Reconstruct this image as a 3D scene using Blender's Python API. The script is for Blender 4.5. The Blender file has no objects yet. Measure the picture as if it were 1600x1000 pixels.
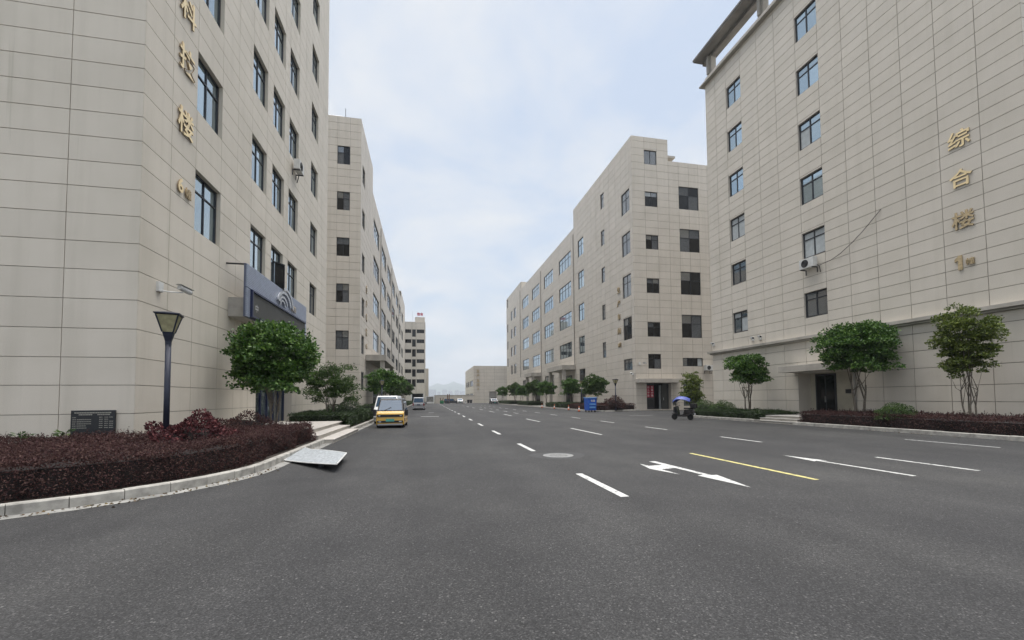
import bpy, bmesh, math, random
import numpy as np
from mathutils import Vector, Matrix

rnd = random.Random(7)
rng = np.random.default_rng(7)
SC = bpy.context.scene
COL = SC.collection

# ---------------------------------------------------------------- camera
EYE = 1.65
yaw, pit, roll = math.radians(11.48), math.radians(2.4), 0.0078
fw = Vector((math.sin(yaw)*math.cos(pit), math.cos(yaw)*math.cos(pit), math.sin(pit)))
r0 = Vector((math.cos(yaw), -math.sin(yaw), 0))
u0 = r0.cross(fw)
RX = r0*math.cos(roll) - u0*math.sin(roll)
UP = u0*math.cos(roll) + r0*math.sin(roll)
cd = bpy.data.cameras.new('camera')
cam = bpy.data.objects.new('camera', cd)
COL.objects.link(cam)
cd.sensor_width = 36.0
cd.lens = 36.0*650/1600
cd.shift_y = 94/1600
cd.clip_start = 0.1
cd.clip_end = 20000
cam.matrix_world = Matrix(((RX.x, UP.x, -fw.x, 0), (RX.y, UP.y, -fw.y, 0), (RX.z, UP.z, -fw.z, EYE), (0, 0, 0, 1)))
SC.camera = cam

def px(P):
    """photo pixel (1600 wide) and depth of a world point: only used to rank pieces by how large they show"""
    v = Vector(P) - Vector((0, 0, EYE))
    d = v.dot(fw)
    return 800+650*v.dot(RX)/max(d, .01), 594-650*v.dot(UP)/max(d, .01), d

# ---------------------------------------------------------------- sky, sun, exposure
SUN_EL, SUN_AZ = math.radians(86), math.radians(20)      # azimuth from +Y towards +X
w = bpy.data.worlds.new('World')
SC.world = w
w.use_nodes = True
nt = w.node_tree
nt.nodes.clear()
N = nt.nodes.new
out = N('ShaderNodeOutputWorld'); bg = N('ShaderNodeBackground')
sky = N('ShaderNodeTexSky'); sky.sky_type = 'NISHITA'; sky.sun_disc = False
sky.sun_elevation = SUN_EL; sky.sun_rotation = SUN_AZ; sky.air_density = 1.3; sky.dust_density = 2.5
tc = N('ShaderNodeTexCoord'); sep = N('ShaderNodeSeparateXYZ')
addz = N('ShaderNodeMath'); addz.operation = 'ADD'; addz.inputs[1].default_value = 0.22
mx = N('ShaderNodeMath'); mx.operation = 'MAXIMUM'; mx.inputs[1].default_value = 0.05
dx = N('ShaderNodeMath'); dx.operation = 'DIVIDE'
dy = N('ShaderNodeMath'); dy.operation = 'DIVIDE'
cmb = N('ShaderNodeCombineXYZ')
nz = N('ShaderNodeTexNoise'); nz.inputs['Scale'].default_value = 1.9; nz.inputs['Detail'].default_value = 7; nz.inputs['Roughness'].default_value = 0.58
nz.inputs['Distortion'].default_value = 0.3
rp = N('ShaderNodeValToRGB'); rp.color_ramp.elements[0].position = 0.37; rp.color_ramp.elements[1].position = 0.62
rp.color_ramp.elements[0].color = (.08, .08, .08, 1); rp.color_ramp.elements[1].color = (.97, .97, .97, 1)
cl = N('ShaderNodeMix'); cl.data_type = 'RGBA'
cl.inputs['B'].default_value = (2.02, 2.09, 2.19, 1)
haze_c = N('ShaderNodeMix'); haze_c.data_type = 'RGBA'
haze_c.inputs['B'].default_value = (1.27, 1.46, 1.74, 1)
haze_c.inputs['Factor'].default_value = 0.88
L = nt.links.new
L(tc.outputs['Generated'], sep.inputs[0])
L(sep.outputs['Z'], addz.inputs[0]); L(addz.outputs[0], mx.inputs[0])
L(sep.outputs['X'], dx.inputs[0]); L(mx.outputs[0], dx.inputs[1])
L(sep.outputs['Y'], dy.inputs[0]); L(mx.outputs[0], dy.inputs[1])
L(dx.outputs[0], cmb.inputs[0]); L(dy.outputs[0], cmb.inputs[1])
L(cmb.outputs[0], nz.inputs['Vector']); L(nz.outputs[0], rp.inputs[0])
L(sky.outputs[0], haze_c.inputs['A'])
L(haze_c.outputs['Result'], cl.inputs['A']); L(rp.outputs[0], cl.inputs['Factor'])
L(cl.outputs['Result'], bg.inputs[0]); L(bg.outputs[0], out.inputs[0])
bg.inputs[1].default_value = 0.1
sd = bpy.data.lights.new('sun', 'SUN'); sd.energy = 1.5; sd.angle = math.radians(62); sd.color = (1, .965, .92)
sun = bpy.data.objects.new('sun', sd); COL.objects.link(sun)
sdir = Vector((math.sin(SUN_AZ)*math.cos(SUN_EL), math.cos(SUN_AZ)*math.cos(SUN_EL), math.sin(SUN_EL)))
sun.rotation_euler = sdir.to_track_quat('Z', 'Y').to_euler()
sun.location = (0, 0, 60)
SC.view_settings.view_transform = 'Standard'
SC.view_settings.look = 'None'
SC.view_settings.gamma = 1
SC.view_settings.use_curve_mapping = False
SC.view_settings.exposure = 2.02
SC.cycles.use_denoising = True
SC.cycles.use_adaptive_sampling = True
SC.cycles.adaptive_threshold = 0.015
SC.cycles.max_bounces = 5
SC.cycles.diffuse_bounces = 3
SC.cycles.volume_bounces = 0
SC.cycles.sample_clamp_indirect = 6

# ================================================================ helpers
WM = {}
def wm(o):
    return WM.get(o.name, Matrix.Identity(4))

def link(o, parent=None, mat=None, basis=None, local=False):
    COL.objects.link(o)
    if basis is not None:
        o.matrix_basis = basis
    if mat is not None and o.data is not None and len(o.data.materials) == 0:
        o.data.materials.append(mat)
    if parent is not None:
        o.parent = parent
        if not local:
            o.matrix_parent_inverse = wm(parent).inverted()
    WM[o.name] = (wm(parent) @ o.matrix_basis) if (local and parent is not None) else o.matrix_basis.copy()
    return o

def tag(o, label=None, cat=None, group=None, kind=None):
    if label: o['label'] = label
    if cat: o['category'] = cat
    if group: o['group'] = group
    if kind: o['kind'] = kind
    return o

def thing(name, loc, label, cat, group=None, rz=0.0, scale=1.0):
    o = bpy.data.objects.new(name, None)
    o.empty_display_size = 0.2
    link(o, basis=Matrix.Translation(loc) @ Matrix.Rotation(rz, 4, 'Z') @ Matrix.Scale(scale, 4))
    return tag(o, label, cat, group)

class MB:
    """collects faces; build() links them as one mesh object"""
    def __init__(s): s.v = []; s.f = []
    def poly(s, pts):
        i = len(s.v); s.v += [tuple(p) for p in pts]; s.f.append(tuple(range(i, i+len(pts)))); return s
    def box(s, x0, x1, y0, y1, z0, z1, skip=''):
        i = len(s.v)
        s.v += [(x0, y0, z0), (x1, y0, z0), (x1, y1, z0), (x0, y1, z0), (x0, y0, z1), (x1, y0, z1), (x1, y1, z1), (x0, y1, z1)]
        F = {'b': (0, 3, 2, 1), 't': (4, 5, 6, 7), 'f': (0, 1, 5, 4), 'k': (2, 3, 7, 6), 'l': (3, 0, 4, 7), 'r': (1, 2, 6, 5)}
        for k, q in F.items():
            if k not in skip: s.f.append(tuple(i+a for a in q))
        return s
    def tube(s, pts, radii, n=8, cap=True):
        pts = [Vector(p) for p in pts]
        if not hasattr(radii, '__len__'): radii = [radii]*len(pts)
        rings = []
        for k, p in enumerate(pts):
            d = (pts[min(k+1, len(pts)-1)]-pts[max(k-1, 0)]).normalized()
            a = d.cross(Vector((0, 0, 1)) if abs(d.z) < .9 else Vector((1, 0, 0))).normalized()
            b = d.cross(a)
            i = len(s.v)
            for j in range(n):
                t = 2*math.pi*j/n
                s.v.append(tuple(p+(a*math.cos(t)+b*math.sin(t))*radii[k]))
            rings.append(i)
        for k in range(len(rings)-1):
            for j in range(n):
                a0, b0 = rings[k], rings[k+1]
                s.f.append((a0+j, a0+(j+1) % n, b0+(j+1) % n, b0+j))
        if cap:
            s.f.append(tuple(rings[0]+j for j in reversed(range(n))))
            s.f.append(tuple(rings[-1]+j for j in range(n)))
        return s
    def lathe(s, prof, c=(0, 0, 0), n=16, ang=0.0):
        rings = []
        for r, z in prof:
            i = len(s.v)
            for j in range(n):
                t = 2*math.pi*j/n+ang
                s.v.append((c[0]+r*math.cos(t), c[1]+r*math.sin(t), c[2]+z))
            rings.append(i)
        for k in range(len(rings)-1):
            for j in range(n):
                s.f.append((rings[k]+j, rings[k]+(j+1) % n, rings[k+1]+(j+1) % n, rings[k+1]+j))
        s.f.append(tuple(rings[0]+j for j in reversed(range(n))))
        s.f.append(tuple(rings[-1]+j for j in range(n)))
        return s
    def prism(s, pts, z0, z1):
        n = len(pts); i = len(s.v)
        s.v += [(p[0], p[1], z0) for p in pts]+[(p[0], p[1], z1) for p in pts]
        s.f.append(tuple(i+j for j in reversed(range(n)))); s.f.append(tuple(i+n+j for j in range(n)))
        for j in range(n): s.f.append((i+j, i+(j+1) % n, i+n+(j+1) % n, i+n+j))
        return s
    def mesh(s, name, mat=None, smooth=False, bevel=0, seg=2):
        me = bpy.data.meshes.new(name); me.from_pydata(s.v, [], s.f)
        if bevel:
            bm = bmesh.new(); bm.from_mesh(me)
            bmesh.ops.remove_doubles(bm, verts=bm.verts, dist=1e-5)
            bmesh.ops.recalc_face_normals(bm, faces=bm.faces)
            ed = [e for e in bm.edges if len(e.link_faces) == 2 and e.calc_face_angle(0) > .35]
            bmesh.ops.bevel(bm, geom=ed, offset=bevel, segments=seg, affect='EDGES', profile=.6, clamp_overlap=True)
            bm.to_mesh(me); bm.free()
        if mat: me.materials.append(mat)
        if smooth:
            me.polygons.foreach_set('use_smooth', [True]*len(me.polygons))
        me.update()
        return me
    def build(s, name, mat, parent=None, local=False, smooth=False, bevel=0, basis=None, seg=2):
        return link(bpy.data.objects.new(name, s.mesh(name, mat, smooth, bevel, seg)), parent, None, basis, local)

def inst(name, me, parent, basis, local=False):
    return link(bpy.data.objects.new(name, me), parent, None, basis, local)

# ---------------------------------------------------------------- materials
def base_mat(name):
    m = bpy.data.materials.new(name); m.use_nodes = True
    n = m.node_tree; b = n.nodes['Principled BSDF']
    return m, n, b

def noise(n, scale, detail=3, rough=.55, vec=None, stretch=None):
    t = n.nodes.new('ShaderNodeTexNoise'); t.inputs['Scale'].default_value = scale
    t.inputs['Detail'].default_value = detail; t.inputs['Roughness'].default_value = rough
    g = n.nodes.new('ShaderNodeNewGeometry')
    src = g.outputs['Position'] if vec is None else vec
    if stretch:
        mp = n.nodes.new('ShaderNodeMapping'); mp.inputs['Scale'].default_value = stretch
        n.links.new(src, mp.inputs['Vector']); src = mp.outputs[0]
    n.links.new(src, t.inputs['Vector'])
    return t.outputs['Fac']

def ramp(n, src, stops):
    r = n.nodes.new('ShaderNodeValToRGB')
    e = r.color_ramp.elements
    while len(e) < len(stops): e.new(.5)
    for k, (p, c) in enumerate(stops):
        e[k].position = p; e[k].color = (*c, 1) if len(c) == 3 else c
    n.links.new(src, r.inputs[0])
    return r.outputs[0]

def mixc(n, a, b, f, mode='MIX'):
    m = n.nodes.new('ShaderNodeMix'); m.data_type = 'RGBA'; m.blend_type = mode
    for k, v in (('A', a), ('B', b), ('Factor', f)):
        if isinstance(v, (tuple, list)): m.inputs[k].default_value = (*v, 1) if len(v) == 3 else v
        elif isinstance(v, (int, float)): m.inputs[k].default_value = v
        else: n.links.new(v, m.inputs[k])
    return m.outputs['Result']

def bump(n, b, h, strength=.2, dist=.01):
    k = n.nodes.new('ShaderNodeBump'); k.inputs['Strength'].default_value = strength; k.inputs['Distance'].default_value = dist
    n.links.new(h, k.inputs['Height']); n.links.new(k.outputs[0], b.inputs['Normal'])

def simple(name, col, rough=.5, metal=0.0, vary=.12, scale=4.0, ior=1.5, coat=0.0, bmp=0.0):
    m, n, b = base_mat(name)
    f = noise(n, scale, 4)
    lo = tuple(c*(1-vary) for c in col); hi = tuple(min(1, c*(1+vary)) for c in col)
    n.links.new(ramp(n, f, [(.3, lo), (.7, hi)]), b.inputs['Base Color'])
    b.inputs['Roughness'].default_value = rough; b.inputs['Metallic'].default_value = metal; b.inputs['IOR'].default_value = ior
    b.inputs['Coat Weight'].default_value = coat
    if bmp: bump(n, b, noise(n, scale*12, 3), bmp, .004)
    return m

def panel_mat(name, col, streak=.5, rough=.55, far=False):
    """pale stone-effect cladding: each panel its own tone, dust blotches and rain streaks"""
    m, n, b = base_mat(name)
    oi = n.nodes.new('ShaderNodeObjectInfo'); ge = n.nodes.new('ShaderNodeNewGeometry')
    ad = n.nodes.new('ShaderNodeMath'); ad.operation = 'ADD'
    n.links.new(oi.outputs['Random'], ad.inputs[0]); n.links.new(ge.outputs['Random Per Island'], ad.inputs[1])
    fr = n.nodes.new('ShaderNodeMath'); fr.operation = 'FRACT'; n.links.new(ad.outputs[0], fr.inputs[0])
    t = ramp(n, fr.outputs[0], [(0, tuple(c*.965 for c in col)), (.5, col), (1, tuple(c*1.025 for c in col))])
    blot = ramp(n, noise(n, .55, 3, .6), [(.3, (.90, .90, .885)), (.62, (1, 1, 1))])
    t = mixc(n, t, blot, .75, 'MULTIPLY')
    st = ramp(n, noise(n, 1.0, 4, .6, stretch=(2.2, 2.2, .10)), [(.34, (.86, .86, .845)), (.52, (1, 1, 1))])
    t = mixc(n, t, st, streak, 'MULTIPLY')
    if far:
        n.links.new(t, b.inputs['Base Color']); b.inputs['Roughness'].default_value = rough; b.inputs['Specular IOR Level'].default_value = .35
        return m
    st2 = ramp(n, noise(n, 1.0, 4, .65, stretch=(5, 5, .13)), [(.25, (.66, .67, .62)), (.34, (1, 1, 1))])
    t = mixc(n, t, st2, streak*.9, 'MULTIPLY')
    sp = ramp(n, noise(n, 38, 2, .6), [(.35, (.95, .95, .95)), (.65, (1.0, 1.0, 1.0))])
    t = mixc(n, t, sp, .6, 'MULTIPLY')
    n.links.new(t, b.inputs['Base Color'])
    b.inputs['Roughness'].default_value = rough
    b.inputs['Specular IOR Level'].default_value = .35
    bump(n, b, noise(n, 60, 3), .12, .003)
    return m

def leaf_mat(name, lo, mid, hi, trans=.25, rough=.45, spec=.4):
    m, n, b = base_mat(name)
    ge = n.nodes.new('ShaderNodeNewGeometry')
    t = ramp(n, ge.outputs['Random Per Island'], [(0, lo), (.55, mid), (1, hi)])
    big = ramp(n, noise(n, 1.6, 2), [(.35, (.72, .74, .7)), (.65, (1.1, 1.08, 1.0))])
    t = mixc(n, t, big, .8, 'MULTIPLY')
    n.links.new(t, b.inputs['Base Color'])
    b.inputs['Roughness'].default_value = rough; b.inputs['Specular IOR Level'].default_value = spec
    tr = n.nodes.new('ShaderNodeBsdfTranslucent'); n.links.new(t, tr.inputs[0])
    mx_ = n.nodes.new('ShaderNodeMixShader'); mx_.inputs[0].default_value = trans
    n.links.new(b.outputs[0], mx_.inputs[1]); n.links.new(tr.outputs[0], mx_.inputs[2])
    n.links.new(mx_.outputs[0], n.nodes['Material Output'].inputs['Surface'])
    return m

def glass_mat(name, col, ior=1.9, rough=.04, wav=.02, metal=0.0):
    m, n, b = base_mat(name)
    oi = n.nodes.new('ShaderNodeObjectInfo')
    t = ramp(n, oi.outputs['Random'], [(0, tuple(c*(.7 if not metal else .78) for c in col)), (1, tuple(c*(1.4 if not metal else 1.12) for c in col))])
    n.links.new(t, b.inputs['Base Color'])
    b.inputs['Roughness'].default_value = rough; b.inputs['IOR'].default_value = ior; b.inputs['Metallic'].default_value = metal
    bump(n, b, noise(n, 1.3, 1), wav, .05)
    return m

M = {}
M['panel'] = panel_mat('beige_stone_panel', (.66, .605, .52))
M['panel_a'] = panel_mat('beige_stone_panel_office', (.66, .608, .532), .3)
M['panel_far'] = panel_mat('beige_stone_panel_far', (.605, .555, .488), .45, far=True)
M['joint'] = simple('panel_joint_mortar', (.33, .30, .26), .9, vary=.2)
M['joint_soft'] = simple('panel_joint_mortar_pale', (.34, .31, .27), .9, vary=.2)
M['trim'] = simple('grey_stone_trim', (.42, .39, .345), .7, vary=.18, scale=1.2, bmp=.1)
M['soffit'] = simple('soffit_paint', (.36, .34, .31), .8)
M['frame'] = simple('window_frame_dark', (.035, .037, .043), .4, .3)
M['glass_bright'] = glass_mat('coated_window_glass', (.40, .49, .545), 1.5, .04, .02, .92)
M['glass_mid'] = glass_mat('window_glass', (.05, .062, .07), 2.5, .05)
M['glass_dark'] = glass_mat('dark_window_glass', (.007, .008, .009), 1.42, .06)
M['curtain'] = simple('pale_window_blind', (.42, .45, .46), .6)
M['curtain_dim'] = simple('dim_curtain', (.085, .09, .095), .7, vary=.3, scale=7)
M['gold'] = simple('gold_letter', (.90, .72, .42), .4, .12, .10)
M['gold_dull'] = simple('weathered_gold_letter', (.50, .39, .23), .5, .1, .25, 9)
M['letter_edge_shade'] = simple('shaded_letter_edge', (.34, .25, .145), .5, .1)  # brown shadow along the letter sides, put into their colour
M['letter_pale'] = simple('pale_letter', (.66, .60, .48), .5, .2)
M['black'] = simple('black_plastic', (.015, .015, .017), .45)
M['darkgrey'] = simple('dark_grey_metal', (.05, .052, .058), .5, .3)
M['white'] = simple('white_paint', (.74, .74, .73), .4, vary=.05)
M['whiteac'] = simple('white_casing', (.62, .62, .60), .5, vary=.10)
M['lamp'] = simple('navy_black_lamp_post', (.020, .024, .042), .45, .2)
M['lampglass'] = simple('yellowed_lamp_glass', (.36, .33, .19), .35, vary=.25, scale=9)
M['slat'] = simple('blue_grey_slat', (.36, .40, .50), .4, .2, .12)
M['navy'] = simple('navy_frame', (.018, .025, .07), .4, .2)
M['screen'] = simple('grey_display_screen', (.055, .055, .05), .6)
M['chrome'] = simple('brushed_metal', (.52, .53, .55), .3, .85)
M['plaque'] = simple('black_granite_plaque', (.018, .020, .023), .35)
M['plaquetxt'] = simple('pale_engraved_text', (.30, .29, .25), .7)
M['granite'] = simple('pale_granite', (.44, .41, .375), .75, vary=.16, scale=6, bmp=.15)
M['kerb'] = simple('kerb_concrete', (.345, .33, .30), .9, vary=.34, scale=4.5, bmp=.4)
M['gutter'] = simple('gutter_concrete', (.24, .235, .22), .9, vary=.30, scale=2.0, bmp=.2)
M['soil'] = simple('planting_soil', (.045, .034, .026), .95, vary=.35, scale=6, bmp=.4)
M['bark'] = simple('grey_bark', (.16, .135, .105), .9, vary=.35, scale=14, bmp=.5)
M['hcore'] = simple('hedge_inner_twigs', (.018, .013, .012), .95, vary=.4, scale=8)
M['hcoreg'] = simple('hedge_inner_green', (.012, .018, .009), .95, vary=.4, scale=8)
M['leaf_a'] = leaf_mat('dark_green_leaf', (.022, .06, .012), (.066, .15, .029), (.17, .28, .066))
M['leaf_b'] = leaf_mat('mid_green_leaf', (.022, .05, .012), (.058, .112, .026), (.135, .205, .058))
M['leaf_y'] = leaf_mat('yellow_green_leaf', (.045, .07, .014), (.12, .165, .032), (.23, .275, .062))
M['leaf_h'] = leaf_mat('hedge_green_leaf', (.016, .034, .012), (.036, .066, .022), (.08, .125, .042))
M['leaf_p'] = leaf_mat('purple_hedge_leaf', (.040, .019, .022), (.090, .046, .047), (.130, .080, .070), .2, .75, .12)
M['leaf_r'] = leaf_mat('red_shrub_leaf', (.035, .011, .015), (.085, .027, .033), (.17, .056, .06), .2, .65, .2)
M['paint_w'] = None
M['red'] = simple('red_banner', (.42, .025, .06), .6)
M['blue'] = simple('blue_plastic', (.012, .10, .48), .4, vary=.15)
M['bluel'] = simple('pale_blue_decal', (.12, .30, .62), .5)
M['canopyblue'] = simple('blue_canopy_fabric', (.045, .075, .32), .45, vary=.2, scale=3)
M['yellow'] = simple('yellow_car_paint', (.68, .40, .06), .25, vary=.03, coat=.6)
M['silver'] = simple('silver_car_paint', (.40, .40, .41), .28, .5, .03, coat=.6)
M['carwhite'] = simple('white_car_paint', (.76, .76, .75), .25, vary=.03, coat=.6)
M['carblack'] = simple('black_car_paint', (.012, .012, .016), .25, vary=.1, coat=.6)
M['carglass'] = glass_mat('car_glass', (.035, .07, .12), 1.40, .03)  # blue of the reflected sky is mixed into the base colour
M['tyre'] = simple('tyre_rubber', (.014, .014, .014), .85)
M['rim'] = simple('wheel_rim', (.28, .28, .29), .35, .7)
M['plate'] = simple('green_number_plate', (.10, .40, .33), .5)
M['headlight'] = simple('headlight_lens', (.55, .56, .56), .15)
M['redlens'] = simple('red_lamp_lens', (.25, .012, .012), .25)
M['cone'] = simple('orange_cone', (.62, .16, .06), .6)
M['cardboard'] = simple('cardboard', (.38, .30, .19), .85)
M['manhole'] = simple('cast_iron_cover', (.24, .24, .235), .6, .3, .25, 14, bmp=.4)
M['board'] = simple('grey_speckled_board', (.30, .32, .335), .6, vary=.42, scale=16)
M['green'] = simple('green_plastic', (.02, .16, .07), .5)
M['far'] = simple('distant_concrete', (.30, .30, .30), .9, vary=.2, scale=.02)
M['hill'] = simple('distant_forest_hill', (.045, .075, .04), .95, vary=.4, scale=.01)
M['rust'] = simple('rusty_metal', (.16, .07, .04), .8, vary=.4, scale=9)

def asphalt():
    m, n, b = base_mat('worn_asphalt')
    t = ramp(n, noise(n, .11, 3, .62), [(.28, (.025, .025, .027)), (.72, (.050, .0495, .049))])
    mid = ramp(n, noise(n, .9, 3, .6), [(.3, (.84, .84, .85)), (.7, (1.14, 1.14, 1.13))])
    t = mixc(n, t, mid, .8, 'MULTIPLY')
    lane = ramp(n, noise(n, 1.0, 3, .5, stretch=(.7, .03, 1)), [(.35, (.80, .80, .805)), (.65, (1.18, 1.18, 1.17))])
    t = mixc(n, t, lane, .8, 'MULTIPLY')
    vo = n.nodes.new('ShaderNodeTexVoronoi'); vo.inputs['Scale'].default_value = 88
    g = n.nodes.new('ShaderNodeNewGeometry'); n.links.new(g.outputs['Position'], vo.inputs['Vector'])
    sv = n.nodes.new('ShaderNodeSeparateColor'); n.links.new(vo.outputs['Color'], sv.inputs[0])
    fine = ramp(n, sv.outputs[0], [(0, (.48, .48, .48)), (.55, (.95, .95, .95)), (.85, (1.3, 1.29, 1.27)), (.96, (1.8, 1.78, 1.74)), (1.0, (3.0, 2.95, 2.85))])
    t = mixc(n, t, fine, .95, 'MULTIPLY')
    vc = n.nodes.new('ShaderNodeTexVoronoi'); vc.inputs['Scale'].default_value = 17
    n.links.new(g.outputs['Position'], vc.inputs['Vector'])
    s2 = n.nodes.new('ShaderNodeSeparateColor'); n.links.new(vc.outputs['Color'], s2.inputs[0])
    dot = ramp(n, vc.outputs['Distance'], [(.12, (.075, .074, .071)), (.20, (0, 0, 0))])
    sel = ramp(n, s2.outputs[1], [(.80, (0, 0, 0)), (.84, (1, 1, 1))])
    t = mixc(n, t, mixc(n, dot, sel, 1.0, 'MULTIPLY'), 1.0, 'ADD')
    # scattered tar stains and grit
    st = ramp(n, noise(n, .35, 4, .7), [(.22, (.62, .62, .63)), (.33, (1, 1, 1))])
    t = mixc(n, t, st, .8, 'MULTIPLY')
    n.links.new(t, b.inputs['Base Color'])
    b.inputs['Roughness'].default_value = .82
    b.inputs['Specular IOR Level'].default_value = .35
    bump(n, b, noise(n, 60, 3, .7), .5, .008)
    return m
M['asphalt'] = asphalt()

def road_paint(name, col):
    m, n, b = base_mat(name)
    wear = ramp(n, noise(n, 9, 6, .72), [(.37, (.09, .09, .09)), (.47, col)])
    fine = ramp(n, noise(n, 60, 3, .7), [(.3, (.82, .82, .82)), (.6, (1, 1, 1))])
    t = mixc(n, wear, fine, .8, 'MULTIPLY')
    n.links.new(t, b.inputs['Base Color']); b.inputs['Roughness'].default_value = .6
    bump(n, b, noise(n, 60, 3), .3, .005)
    return m
M['paint_w'] = road_paint('white_road_paint', (.54, .54, .525))
M['paint_y'] = road_paint('yellow_road_paint', (.56, .50, .19))

# ================================================================ ground, road, kerbs
g = MB().poly([(-9000, -9000, -.06), (9000, -9000, -.06), (9000, 9000, -.06), (-9000, 9000, -.06)]).build('ground', simple('distant_ground', (.10, .11, .075), .95, vary=.3, scale=.02))
tag(g, kind='structure')
road = MB().poly([(-70, -50, 0), (80, -50, 0), (80, 134, 0), (-70, 134, 0)]).build('road', M['asphalt'])
tag(road, kind='structure')

def strip(name, x0, x1, y0, y1, mat, z=.004):
    return MB().poly([(x0, y0, z), (x1, y0, z), (x1, y1, z), (x0, y1, z)]).build(name, mat, road)
for k in range(22):                                    # centre line dashes
    y = 6.43+k*6.05
    if y < 128: strip('lane_dash', 3.12, 3.27, y, y+2.15, M['paint_w'])
for k, y in enumerate([6.85, 17.1, 27.3, 37.0, 47, 57, 67, 77, 87]):
    strip('lane_dash', 7.39, 7.51, y, y+4.0, M['paint_y'] if k < 1 else M['paint_w'])
for k in range(15):
    y = 6.85+k*5.95
    strip('lane_dash', 11.56, 11.68, y, y+2.1, M['paint_w'])
for k in range(6):
    y = 42.2+k*6
    strip('lane_dash', 9.14, 9.26, y, y+2.4, M['paint_w'])
strip('edge_line', 17.15, 17.25, 9.6, 12.2, M['paint_w'])
strip('edge_line', 17.2, 19.4, 33.4, 33.52, M['paint_w'])
strip('stop_line', -.6, 1.0, 38.2, 38.55, M['paint_w'])
strip('stop_line', .1, .7, 48.6, 48.9, M['paint_w'])
def marking(name, polys, mat):
    mb = MB()
    for p in polys: mb.poly([(x, y, .0042) for x, y in p])
    return mb.build(name, mat, road)
marking('direction_arrow', [[(5.70, 6.55), (5.93, 7.75), (5.80, 7.75), (5.66, 7.83), (5.50, 7.78)],
                            [(5.66, 7.83), (5.80, 7.75), (5.68, 9.75), (5.50, 9.72)],
                            [(5.19, 8.62), (5.58, 8.72), (5.545, 9.2), (5.16, 9.12)],
                            [(4.97, 8.75), (5.22, 7.98), (5.19, 8.62), (5.16, 9.12), (5.10, 9.45)]], M['paint_w'])
marking('direction_arrow', [[(9.62, 9.85), (9.46, 8.75), (9.60, 8.82), (9.70, 8.82), (9.86, 8.75)],
                            [(9.60, 8.82), (9.60, 6.7), (9.72, 6.7), (9.70, 8.82)]], M['paint_w'])

# manhole: cover set in a rim and an asphalt patch ring
mh = thing('manhole_cover', (3.62, 11.35, 0), 'round grey cast iron manhole cover set in the asphalt', 'manhole')
MB().lathe([(.43, .002), (.43, .012), (.37, .014), (.37, .004)], n=40).build('rim', M['manhole'], mh, True)
cv = MB().lathe([(.365, .003), (.365, .011)], n=40)
for a in range(-4, 5):
    for b in range(-4, 5):
        if a*a+b*b < 15: cv.box(a*.075-.022, a*.075+.022, b*.075-.022, b*.075+.022, .011, .016, 'b')
cv.build('cover', M['manhole'], mh, True)
ring = MB()
for j in range(32):
    t0, t1 = 2*math.pi*j/32, 2*math.pi*(j+1)/32
    q = lambda r, t: (3.62+r*math.cos(t), 11.35+r*math.sin(t)*.9, .0035)
    ra, rb = .80+.06*math.sin(3*t0), .80+.06*math.sin(3*t1)
    ring.poly([q(.43, t0), q(ra, t0), q(rb, t1), q(.43, t1)])
ring.build('repair_patch', simple('fresh_tar_patch', (.042, .042, .043), .85, vary=.25, scale=8, bmp=.4), road)

KERB_ME = MB().box(0, 1, 0, 1, 0, 1, 'b').mesh('kerb_stone', M['kerb'])
def kerb_stone_mesh():
    mb = MB(); c = .12
    prof = [(0, 0), (0, 1-c), (c*1.2, 1), (1, 1), (1, 0)]          # road side at 0
    for a in range(5):
        p, q = prof[a], prof[(a+1) % 5]
        if a == 4: continue
        mb.poly([(0, p[0], p[1]), (1, p[0], p[1]), (1, q[0], q[1]), (0, q[0], q[1])])
    mb.poly([(0, y, z) for y, z in reversed(prof)]); mb.poly([(1, y, z) for y, z in prof])
    return mb.mesh('kerb_stone', M['kerb'])
KERB_ME = kerb_stone_mesh()
def kerb(path, name='kerb', h=.17, wd=.14, side=1, gap=.012, step=1.0):
    """kerb stones along a path; the road lies on the right hand side of the direction for side=1"""
    base = MB()
    pts = [Vector((x, y, 0)) for x, y in path]
    root = None
    segs = []
    for a, b in zip(pts[:-1], pts[1:]):
        d = b-a; n = max(1, round(d.length/step)); 
        for i in range(n): segs.append((a+d*(i/n), a+d*((i+1)/n)))
    for a, b in segs:
        d = (b-a).normalized(); nrm = Vector((-d.y, d.x, 0))*side
        base.poly([a+nrm*.02, b+nrm*.02, b+nrm*wd*.95, a+nrm*wd*.95][::side])
    root = base.build(name, M['gutter']); root.location.z = .03; WM[root.name] = Matrix.Translation((0, 0, .03))
    tag(root, kind='structure')
    for k, (a, b) in enumerate(segs):
        d = b-a; ln = d.length-gap; d.normalize(); nrm = Vector((-d.y, d.x, 0))*side
        j = rnd.uniform(-.006, .006)
        o = a+d*gap*.5+nrm*j; hh = h+rnd.uniform(-.006, .006)
        B = Matrix(((d.x*ln, nrm.x*wd, 0, o.x), (d.y*ln, nrm.y*wd, 0, o.y), (0, 0, hh, 0), (0, 0, 0, 1)))
        inst('kerb_stone', KERB_ME, root, B)
    return root
AC = (-7.8, 11.0)
arc = [(AC[0]+4.05*math.cos(t), AC[1]+4.05*math.sin(t)) for t in [math.radians(-90+9*k) for k in range(11)]]
kerb([(-16, 6.95), arc[0]], side=1); kerb(arc, side=1, step=.66)
kerb([arc[-1], (-3.75, 16.6)], side=1)
kerb([(-3.75, 22.3), (-3.75, 34)], side=1)
kerb([(-3.75, 46), (-3.75, 76)], side=1, step=2.0)
kerb([(-3.75, 76), (-3.75, 132)], side=1, step=8.0)
kerb([(-8, 34.5), (-4.2, 34.4), (-3.75, 34.0)][::-1], side=1)
kerb([(-8, 45.5), (-4.2, 45.6), (-3.75, 46.0)], side=1)
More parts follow.
